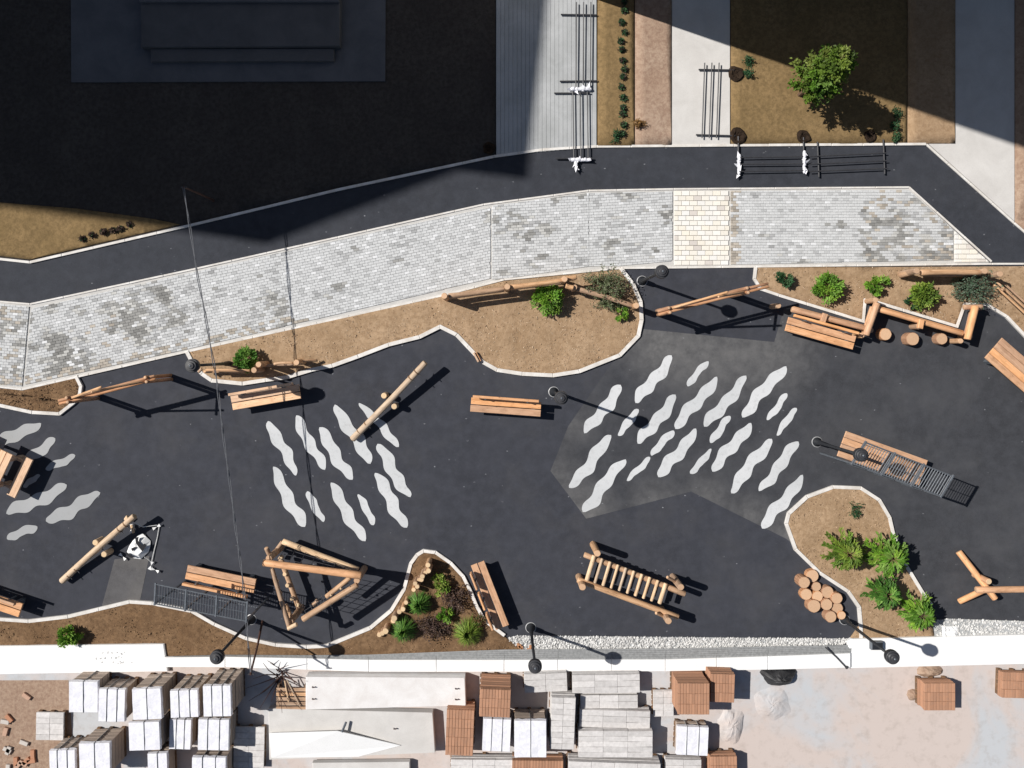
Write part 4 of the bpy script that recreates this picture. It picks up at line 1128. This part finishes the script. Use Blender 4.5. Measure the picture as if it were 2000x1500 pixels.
def shrub(label, px, py, r, h, cols, style='bush', n=700, cat='shrub', name='shrub', group=None, lean=(0, 0), squash=1.0):
    """r in photo pixels, placed by the middle of its crown"""
    c = W(px, py, h * .6); c.z = .04; R_ = r / S / 1.03
    t = thing(name, label, cat, c, group); b = MB(); st = MB()
    sd = random.random() * 50
    if style == 'bush':
        tips = []
        ns = max(10, n // 22)
        for k in range(ns):
            v = rv(); v.z = abs(v.z) ** .8 * (1 if random.random() < .9 else -.2)
            q = .72 + .38 * noise.noise(v * 1.7 + Vector((sd, 0, 0)))
            p = Vector((v.x * R_ * q, v.y * R_ * q * squash, h * (.35 + .62 * max(0, v.z) * q)))
            tips.append((p, v)); st.tube([Vector((0, 0, 0)), Vector((p.x * .35, p.y * .35, p.z * .55)), p], [.012, .008, .004], 4)
        for p, v in tips:
            cc = random.choice(cols); k0 = random.uniform(.7, 1.2)
            for k in range(34):
                o = rv() * R_ * .30 * random.random() ** .5; d = (v + rv() * .9 + Vector((0, 0, .2))).normalized(); k1 = k0 * random.uniform(.8, 1.2)
                leafquad(b, p + o, d, Vector((0, 0, 1)), random.uniform(.06, .11) * (1 + R_ * .3), random.uniform(.016, .028), tuple(x * k1 for x in cc))
    elif style == 'tuft':     # long arching blades
        for k in range(n):
            a = random.random() * 6.283; out = random.random() ** .6; cc = random.choice(cols); q = random.uniform(.65, 1.2); cc = tuple(x * q for x in cc)
            dx, dy = math.cos(a), math.sin(a); w = random.uniform(.007, .013); L = R_ * (.35 + .75 * out); zt = h * random.uniform(.6, 1.1) * (1.05 - .5 * out)
            p0 = Vector((dx * R_ * .12 * random.random(), dy * R_ * .12 * random.random(), 0)); p1 = Vector((dx * L * .45, dy * L * .45, zt)); p2 = Vector((dx * L, dy * L, zt * random.uniform(.35, .85)))
            s = Vector((-dy, dx, 0)) * w; o = len(b.v)
            b.v += [tuple(p0 - s), tuple(p0 + s), tuple(p1 + s), tuple(p1 - s), tuple(p2)]
            b.face([o, o + 1, o + 2, o + 3], 0, None, cc); b.face([o + 3, o + 2, o + 4], 0, None, cc)
        for k in range(8): a = k * .8; st.tube([Vector((0, 0, 0)), Vector((math.cos(a) * .05, math.sin(a) * .05, h * .5))], .008, 4)
    elif style == 'frond':    # radiating leafy sprays seen from above
        nf = max(14, n // 26)
        for k in range(nf):
            a = k * 2.39996 + random.uniform(-.2, .2); el = (k + .5) / nf; dx, dy = math.cos(a), math.sin(a)
            L = R_ * (.30 + .78 * (1 - el) ** .7) * random.uniform(.8, 1.12); z0 = h * (.25 + .70 * el); cc0 = random.choice(cols); q0 = random.uniform(.75, 1.15)
            pts = [Vector((dx * L * f, dy * L * f, z0 + h * (.22 * math.sin(f * 2.2) - .10 * f * f))) for f in (0, .33, .66, 1)]
            st.tube([Vector((0, 0, z0 * .6))] + pts[1:], [.012, .009, .006, .003], 4)
            for m_ in range(36):
                f = random.uniform(.2, 1.0); i = min(2, int(f * 3)); p = pts[i].lerp(pts[i + 1], f * 3 - i); s_ = 1 if m_ % 2 else -1
                d = (Vector((dx, dy, .1)) + Vector((-dy, dx, 0)) * s_ * random.uniform(.3, .9) + Vector((0, 0, random.uniform(-.1, .4)))).normalized(); q = q0 * random.uniform(.8, 1.25)
                leafquad(b, p, d, Vector((0, 0, 1)), random.uniform(.09, .17), random.uniform(.02, .032), tuple(x * q for x in cc0))
        st.tube([Vector((0, 0, -.02)), Vector((0, 0, h * .9))], [.025, .012], 6)
    elif style == 'sparse':   # wispy twigs with few small leaves
        for k in range(max(12, n // 20)):
            v = rv(); v.z = abs(v.z); p = Vector((v.x * R_, v.y * R_ * squash, h * (.15 + .85 * v.z))) * random.uniform(.6, 1.2)
            st.tube([Vector((p.x * .1, p.y * .1, 0)), p * .55 + Vector((0, 0, h * .1)), p], [.009, .006, .003], 4)
            for m_ in range(20):
                f = random.uniform(.3, 1.05); d = (rv() + Vector((0, 0, .5))).normalized(); cc = random.choice(cols); q = random.uniform(.7, 1.25)
                leafquad(b, p * f + rv() * .05, d, Vector((0, 0, 1)), random.uniform(.045, .085), random.uniform(.011, .019), tuple(x * q for x in cc))
    lpart(st, 'stem', M_BARK, t); lpart(b, 'foliage', M_LEAF, t)
    return t
shrub('bright green round shrub behind the low two-part log fence', 478, 703, 22, .55, G2, 'bush', 900)
shrub('bright green shrub before the three-post log fence', 1070, 582, 29, .6, G1, 'bush', 1000)
shrub('large wispy grey-green shrub at the kerb by the house-shaped gate', 1186, 556, 46, .8, G3, 'sparse', 2400, squash=.85)
shrub('small green seedling below the wispy grey shrub', 1214, 613, 14, .3, G1, 'bush', 220)
shrub('low wispy grey shrub trailing over the log barrier', 1190, 592, 34, .35, G3, 'sparse', 700, squash=.6)
shrub('dark green seedling at the tip of the bed by the house-shaped gate', 1530, 546, 17, .35, DKG, 'bush', 300)
shrub('green shrub behind the bench at the zigzag seat', 1620, 561, 28, .5, G1, 'bush', 850)
shrub('small bright green shrub in the middle of the zigzag bed', 1713, 556, 20, .4, G1, 'bush', 450)
shrub('yellow-green shrub with a darker side near the thick log fence', 1806, 576, 26, .55, G4, 'bush', 850)
shrub('small dull green plant at the foot of the yellow-green shrub', 1783, 592, 13, .25, DKG, 'bush', 200)
shrub('wide blue-green wispy bush over the end of the thick log fence', 1908, 562, 45, .75, [(.10, .17, .10), (.13, .20, .13), (.17, .22, .16), (.08, .12, .08)], 'sparse', 3200, squash=.8)
shrub('tiny blue-green seedling at the head of the island bed', 1670, 998, 14, .25, DKG, 'sparse', 260)
shrub('leafy green shrub in the island bed, furthest from the white wall', 1648, 1077, 39, .95, G4, 'frond', 1100)
shrub('leafy green shrub leaning over the island kerb onto the asphalt', 1731, 1085, 42, .95, G1, 'frond', 1200)
shrub('leafy green shrub between two others in the island bed', 1724, 1157, 33, .85, G2, 'frond', 900)
shrub('leafy green shrub at the corner of the island bed by the gravel', 1790, 1195, 35, .85, G1, 'frond', 1000)
shrub('yellow-green plant just below the upper stakes', 860, 1142, 20, .4, G4, 'bush', 350)
shrub('tall green grassy tuft beside the curved stake row', 818, 1180, 27, .55, G2, 'tuft', 420)
shrub('green grassy tuft next to the lowest stakes', 788, 1232, 28, .55, G2, 'tuft', 420)
shrub('small bright green plant among the dry purple shrubs', 868, 1201, 16, .35, G1, 'bush', 300)
shrub('yellow-green grassy tuft beside the three-board bench', 913, 1236, 32, .55, G4, 'tuft', 480)
shrub('dry purple-brown shrub between the grassy tufts', 846, 1226, 34, .45, DRY, 'sparse', 1700, squash=.8)
shrub('dry brown shrub between the yellow plant and the three-board bench', 888, 1172, 30, .45, DRY, 'sparse', 1300)
shrub('dry reddish scrub behind the three-board bench', 935, 1215, 22, .3, [(.17, .10, .05), (.22, .13, .06), (.10, .13, .04)], 'sparse', 600)
shrub('round bright green shrub alone in the dark bed by the white wall', 133, 1243, 20, .5, G1, 'bush', 700)
for k in range(15):
    y = 5 + k * 18.5; shrub('seedling in the straight row on the olive bed', 1216 + random.uniform(-4, 4), y + random.uniform(-4, 4), random.uniform(2.5, 5), .10, DKG + DRY[:2], 'sparse', 30, 'seedling', 'seedling', 'row of seedlings beside the walkway')
shrub('spreading seedling at the end of the row by the path', 1205, 268, 14, .2, DKG, 'sparse', 260, 'seedling', 'seedling')
for x, y, lab in ((1462, 120, 'seedling on the olive bed near the upper dug hole'), (1462, 143, 'seedling on the olive bed beside the upper dug hole'), (1750, 220, 'seedling at the corner of the olive bed, farthest from the path'), (1749, 245, 'seedling between two others at the corner of the olive bed'), (1750, 268, 'seedling at the corner of the olive bed next to the path')):
    shrub(lab, x, y, 9, .2, DKG, 'sparse', 110, 'seedling', 'seedling')
for k in range(6):
    shrub('dark seedling in the row on the sunlit verge corner', 165 + k * 18 + random.uniform(-5, 5), 464 - k * 5 + random.uniform(-3, 3), random.uniform(2.5, 4.5), .12, DRY + DKG[:1], 'sparse', 40, 'seedling', 'seedling', 'seedlings on the sunlit verge')
shrub('thin dry weed on the rosy bed', 1250, 240, 12, .25, [(.3, .17, .06), (.22, .13, .05)], 'sparse', 90, 'weed', 'weed')

# ---- young tree
tr = thing('young_tree', 'young green tree half in the building shade on the olive bed', 'tree', P(1560, 186, .04))
tb = MB(); tb.tube([Vector((0, 0, -.05)), Vector((.02, .0, .8)), Vector((.05, .05, 1.8)), Vector((.08, .10, 2.75))], [.07, .055, .04, .012], 8)
lf = MB(); random.seed(21)
for k in range(46):
    a = k * 2.4; f = k / 46; z = .6 + 2.1 * f; rad = .60 * (1 - f) ** .55 * random.uniform(.7, 1.1) + .09
    e = Vector((math.cos(a) * rad + .06, math.sin(a) * rad + .06, z + rad * .45)); s_ = Vector((.02 + .02 * f, .03 * f, z - .1)); tb.tube([s_, s_.lerp(e, .5) + Vector((0, 0, .05)), e], [.02, .013, .005], 5)
    c0 = random.choice(G1 + G4); q0 = random.uniform(.40, .78)
    for m_ in range(110):
        p = s_.lerp(e, random.uniform(.35, 1.12)) + rv() * .15 * random.random(); q = q0 * random.uniform(.75, 1.2)
        leafquad(lf, p, (rv() + (e - s_).normalized() * .6).normalized(), Vector((0, 0, 1)), random.uniform(.08, .14), random.uniform(.022, .04), tuple(x * q for x in c0))
lpart(tb, 'trunk', M_BARK, tr); lpart(lf, 'crown', M_LEAF, tr)
random.seed(99)

# ================================================================== YARD: pallets, slabs and stacks
def pallet_base(t, x0, x1, y0, y1):
    for k in range(5):
        y = y0 + (y1 - y0) * (k + .5) / 5
        b = MB(); b.box(((x0 + x1) / 2, y, .115), (x1 - x0 + .06, (y1 - y0) / 5 * .7, .022), 0, .004); part(b, 'pallet_board', M_BARK, t)
    for k in (0, .5, 1):
        x = x0 + .06 + (x1 - x0 - .12) * k
        b = MB(); b.box((x, (y0 + y1) / 2, .052), (.1, y1 - y0, .1), 0, .004); part(b, 'pallet_bearer', M_BARK, t)
def crinkle(x0, x1, y0, y1, z, drop=.10, amp=.012, n=9):
    b = MB()
    for i in range(n + 2):
        for j in range(n + 2):
            fx = min(1, max(0, (i - 1) / (n - 1))); fy = min(1, max(0, (j - 1) / (n - 1))); edge = i in (0, n + 1) or j in (0, n + 1)
            x = x0 + (x1 - x0) * fx + (-.012 if i == 0 else .012 if i == n + 1 else 0); y = y0 + (y1 - y0) * fy + (-.012 if j == 0 else .012 if j == n + 1 else 0)
            b.v.append((x, y, z + (amp * noise.noise(Vector((x * 4, y * 4, z))) if not edge else -drop * random.uniform(.6, 1.1))))
    m = n + 2
    for i in range(m - 1):
        for j in range(m - 1): b.face([i * m + j, i * m + m + j, i * m + m + j + 1, i * m + j + 1])
    return b
def part_r(mb, name, mats, t):
    z = t.rotation_euler.z; t.rotation_euler.z = 0; o = part(mb, name, mats, t); t.rotation_euler.z = z; return o
def stack(label, x0, x1, y0, y1, h, kind='white', group=None, rows=5):
    """stack seen from above: x0..y1 = its top face in photo pixels"""
    a = W(x0, y0, h); c = W(x1, y1, h); X0, X1, Y0, Y1 = a.x, c.x, c.y, a.y
    nm = {'white': 'covered_pallet', 'brick': 'brick_pallet', 'block': 'block_pallet', 'board': 'board_stack'}[kind]
    t = thing(nm, label, 'pallet', ((X0 + X1) / 2, (Y0 + Y1) / 2, 0), group)
    pallet_base(t, X0, X1, Y0, Y1); zb = .128; lh = (h - zb) / rows
    base = {'white': (.42, .34, .28), 'brick': (.46, .245, .15), 'block': (.68, .655, .64), 'board': (.62, .60, .58)}[kind]
    for k in range(rows):
        j = random.uniform(-.012, .012); q = random.uniform(.85, 1.12); col = tuple(v * q for v in base); last = k == rows - 1
        if last and kind in ('brick', 'block'):
            nx = max(2, round((X1 - X0) / (.085 if kind == 'brick' else .62))); ny = max(2, round((Y1 - Y0) / (.26 if kind == 'brick' else .17)))
            for i in range(nx):
                for m_ in range(ny):
                    q = random.uniform(.8, 1.2); bx = X0 + (X1 - X0) * (i + .5) / nx; by = Y0 + (Y1 - Y0) * (m_ + .5) / ny
                    b = MB(); b.box((bx, by, zb + lh * (k + .5) + random.uniform(-.006, .004)), ((X1 - X0) / nx - .006, (Y1 - Y0) / ny - .006, lh - .004), random.uniform(-.02, .02) if kind == 'block' else 0, .006, col=tuple(v * (1 + (q - 1) * .6) for v in base)); part(b, 'brick' if kind == 'brick' else 'block', M_BRICK if kind == 'brick' else M_BLOCK, t)
        else:
            b = MB(); b.box(((X0 + X1) / 2 + j, (Y0 + Y1) / 2 + j, zb + lh * (k + .5)), (X1 - X0 - .01, Y1 - Y0 - .01, lh - .008), 0, .012, col=col); part(b, 'layer', M_BRICK if kind in ('brick', 'white') else M_BLOCK, t)
    t.rotation_euler.z = R(random.uniform(-2.5, 2.5))
    if kind == 'white':
        for k in random.choice(((.5,), (.3, .7))):
            b = MB(); b.box((X0 + (X1 - X0) * k, (Y0 + Y1) / 2, (h + zb) / 2 + .016), (.013, Y1 - Y0 + .05, h - zb + .03), 0, .002); part_r(b, 'strap', M_RIB, t)
    if kind == 'white': part_r(crinkle(X0 - .01, X1 + .01, Y0 - .01, Y1 + .01, h + .012, .12), 'cover', M_WRAP, t)
    return t
WG = 'white covered pallets behind the wall'
for x0, x1, y0, y1, h, lab in ((136, 190, 1332, 1390, .85, 'white covered pallet in the row along the wall, next to the loose bricks'), (194, 243, 1347, 1408, .9, 'white covered pallet second from the loose bricks in the row along the wall'),
        (260, 314, 1346, 1404, 1.15, 'tall white covered pallet in the middle of the row along the wall'), (334, 386, 1349, 1400, 1.15, 'tall white covered pallet second from the bare branches in the row along the wall'),
        (398, 450, 1340, 1398, 1.25, 'tallest white covered pallet, end of the row by the leaning pole'), (253, 311, 1411, 1464, .85, 'white covered pallet behind the middle one of the row along the wall'),
        (332, 372, 1406, 1462, .55, 'low narrow covered pallet between two higher ones in the inner row'), (388, 446, 1406, 1464, .8, 'white covered pallet of the inner row beside the pale broad slab'),
        (98, 146, 1466, 1524, .9, 'white covered pallet standing on the brick dust with a taller one beside it'), (156, 214, 1452, 1512, 1.0, 'white covered pallet between the brick dust and the inner row'),
        (290, 326, 1472, 1530, .7, 'narrow covered pallet behind the low narrow one of the inner row'), (376, 440, 1480, 1538, .8, 'white covered pallet of the hindmost row beside the pale broad slab')):
    stack(lab, x0, x1, y0, y1, h, 'white', WG)
stack('tall orange brick pallet with exposed layers next to the ball lamp', 937, 997, 1347, 1401, 1.2, 'brick', rows=8)
stack('rust brown brick pallet beside the big white slabs', 871, 925, 1387, 1476, .75, 'brick', rows=6)
stack('white covered pallet below the tall orange brick pallet', 944, 996, 1405, 1466, .7, 'white')
stack('white covered pallet with red brick layers showing at its side', 1006, 1066, 1408, 1478, .85, 'white')
stack('narrow grey block pallet half in shade', 1076, 1123, 1363, 1464, .7, 'block')
stack('orange brick pallet on the pale yard, nearest the grey cladding', 1324, 1386, 1335, 1396, 1.0, 'brick', rows=8)
stack('red brick pallet half in the shade of the taller one', 1388, 1435, 1317, 1372, .75, 'brick', rows=6)
stack('white covered pallet below the orange brick pallet on the pale yard', 1323, 1382, 1420, 1474, .5, 'white')
stack('lone orange brick cube on the open pale yard', 1806, 1866, 1335, 1388, .55, 'brick', rows=4)
stack('brown brick pallet at the far end of the pale yard', 1958, 2018, 1314, 1364, .35, 'brick', rows=3)
BG = 'rows of pale blocks'
for x0, x1, y0, y1, h, lab in ((1024, 1108, 1316, 1352, .45, 'short stack of pale blocks at the wall, beside the tall orange brick pallet'), (1118, 1250, 1318, 1354, .5, 'long stack of pale blocks directly behind the white coping'), (1134, 1246, 1358, 1384, .35, 'lowest narrow stack of pale blocks, second from the coping'),
        (1132, 1270, 1388, 1422, .45, 'pale block stack between the low narrow stack and a deeper one'), (1130, 1275, 1428, 1480, .6, 'deep pale block stack beside the narrow grey block pallet'), (1110, 1290, 1490, 1530, .6, 'long pale block stack furthest from the coping'), (880, 1010, 1484, 1530, .45, 'pale block stack behind the rust brown brick pallet')):
    stack(lab, x0, x1, y0, y1, h, 'block', BG, 3)
for x0, x1, y0, y1, h, k, lab in ((70, 124, 1392, 1446, .2, 'block', 'low pale block pallet alone on the brick dust by the covered row'),
        (456, 516, 1420, 1500, .2, 'block', 'low block pallet in the shade of the covered pallets'), (1276, 1316, 1350, 1400, .25, 'block', 'small block pallet between the block stacks and the orange brick pallet'), (1388, 1440, 1478, 1530, .5, 'brick', 'brick pallet behind the crumpled pale bag heap'),
        (1000, 1100, 1486, 1532, .5, 'brick', 'brick pallet between two pale block stacks at the back of the yard'), (1300, 1370, 1484, 1530, .4, 'block', 'block pallet behind the low covered pallet on the pale yard')):
    stack(lab, x0, x1, y0, y1, h, k, rows=3)
def slab(label, pts, z0, z1, mat, loops=()):
    q = [W(x, y, z1) for x, y in pts]; t = thing('concrete_slab', label, 'slab', (sum(p.x for p in q) / len(q), sum(p.y for p in q) / len(q), 0))
    b = MB(); b.prism(ccw([tuple(p.to_2d()) for p in q]), z0 + .08, z1, .012); part(b, 'panel', mat, t)
    cx = sum(p.x for p in q) / len(q); cy = sum(p.y for p in q) / len(q)
    for k in (-1, 1):
        b = MB(); b.box((cx + k * (max(p.x for p in q) - cx) * .6, cy, z0 + .04), (.12, (max(p.y for p in q) - min(p.y for p in q)) * .8, .08), 0, .008); part(b, 'bearer', M_BARK, t)
    for x, y in loops:
        b = MB(); c = W(x, y, z1); b.tube([c + Vector((-.05, 0, -.02)), c + Vector((-.03, 0, .07)), c + Vector((.03, 0, .07)), c + Vector((.05, 0, -.02))], .012, 5); part(b, 'lifting_loop', M_RUST, t)
slab('long white concrete slab with lifting loops along the clad wall', [(597, 1322), (908, 1324), (910, 1378), (700, 1384), (597, 1386)], .0, .45, M_SLAB, [(613, 1341), (613, 1364), (892, 1344), (892, 1365)])
slab('pale broad slab lying beneath a tilted sheet', [(524, 1384), (845, 1392), (850, 1470), (526, 1484)], .0, .32, M_CONC, [(772, 1422)])
sh = thing('tilted_sheet', 'white folded triangular sheet lying on the pale broad slab', 'sheet', W(640, 1445, .34))
b = MB(); V = [W(525, 1432, .42), W(660, 1428, .52), W(782, 1456, .36), W(700, 1478, .35), W(530, 1480, .36)]
b.v = [tuple(v) for v in V] + [tuple(v - Vector((0, 0, .03))) for v in V]
b.face([0, 4, 3, 2, 1]); b.face([5, 6, 7, 8, 9])
for i in range(5): b.face([i, (i + 1) % 5, 5 + (i + 1) % 5, 5 + i])
part(b, 'panel', M_WHITE, sh)
b = MB(); b.log(W(676, 1410, .45), W(668, 1430, .50), .035, .035, 6, 2); part(b, 'prop', [M_STEEL, M_STEEL], sh)
slab('low pale slab at the bottom edge of the yard below the broad slab', [(610, 1490), (800, 1488), (802, 1545), (612, 1545)], .0, .25, M_CONC)

def heap(label, px, py, rx, ry, h, mat, name='heap', cat='heap', seed=3):
    c = P(px, py); t = thing(name, label, cat, c); b = MB(); n = 26; m_ = 7
    for i in range(m_):
        f = 1 - i / (m_ - 1)
        for k in range(n):
            a = 2 * math.pi * k / n; q = f * (1 + .25 * noise.noise(Vector((math.cos(a) * 1.6 + seed, math.sin(a) * 1.6, f * 2))))
            b.v.append((c.x + rx / S * q * math.cos(a), c.y + ry / S * q * math.sin(a), max(0, h * (1 - f ** 1.8) + (min(.06, h * .14) * noise.noise(Vector((k * .7, i * .9, seed))) if i else -.0))))
    for i in range(m_ - 1):
        for k in range(n): j = (k + 1) % n; b.face([i * n + k, i * n + j, i * n + n + j, i * n + n + k])
    b.face([(m_ - 1) * n + k for k in range(n)]); part(b, 'mound', mat, t)
    return t
heap('black tarpaulin heap behind the white coping', 1520, 1318, 34, 20, .45, M_TARP, 'tarp_heap', 'tarp')
heap('pale sandy heap below the black tarpaulin heap', 1508, 1375, 38, 32, .09, M_YARD, 'sand_heap', 'sand', 8)
heap('crumpled pale bag heap in the shade of the red brick pallet', 1428, 1415, 26, 38, .14, M_YARD, 'bag_heap', 'bags', 5)
heap('small orange brick rubble heap beside the lone brick cube', 1782, 1356, 12, 11, .12, M_SOILP, 'rubble_heap', 'rubble', 15)
heap('brown heap of soil with a red stick against the white wall', 1815, 1310, 26, 12, .18, M_SOILP, 'soil_heap', 'soil', 19)
# scattered bricks by the wall and litter in the yard
for k in range(14):
    x, y = random.uniform(2, 66), random.uniform(1350, 1500); c = P(x, y)
    t = thing('loose_brick', 'loose brick lying on the dusty ground behind the white wall', 'brick', (c.x, c.y, 0), 'loose bricks behind the wall')
    q = random.choice(((.5, .24, .14), (.55, .35, .25), (.6, .55, .5))); b = MB(); b.box((c.x, c.y, .042), (.25, .12, .068), random.uniform(0, 3.1), .006, col=q); part(b, 'brick_body', M_BRICK, t)
for k in range(7):
    x, y = (1012 + random.uniform(0, 24), 1256 + random.uniform(0, 14)); c = P(x, y)
    t = thing('brick_shard', 'orange brick shard at the start of the gravel strip', 'brick', (c.x, c.y, 0), 'brick shards at the gravel')
    b = MB(); b.box((c.x, c.y, .06), (.13, .07, .05), random.uniform(0, 3.1), .01, col=(.5, .24, .12)); part(b, 'shard', M_BRICK, t)
db = thing('dead_bush', 'tangle of bare dark branches behind the clad wall by the leaning pole', 'bush', P(560, 1312))
for k in range(16):
    a = random.uniform(0, 6.3); st = P(548 + random.uniform(-8, 8), 1318 + random.uniform(-8, 8)); d = Vector((math.cos(a), math.sin(a), random.uniform(.5, 1.2)))
    p1 = st + d * .35 + rv() * .06; p2 = p1 + d * .3 + rv() * .12
    b = MB(); b.tube([st, p1, p2], [.02, .014, .005], 5); part(b, 'branch', M_RUST, db)
pb = thing('timber_pallet_box', 'open timber box with loose laths behind the clad wall', 'box', P(575, 1350))
for k in range(5):
    b = MB(); b.box(P(575, 1338 + k * 9, .3), (.9, .10, .02), 0, .004); part(b, 'board', M_LOG, pb)
for s in (-1, 1):
    b = MB(); b.box(P(575 + s * 26, 1356, .15), (.06, .8, .28), 0, .006); part(b, 'side', M_BARK, pb)
for a, c in (((566, 1318), (592, 1368)), ((562, 1320), (570, 1360))):
    b = MB(); b.tube([P(*a, .33), P(*c, .36)], .018, 5); part(b, 'lath', M_LOGP, pb)
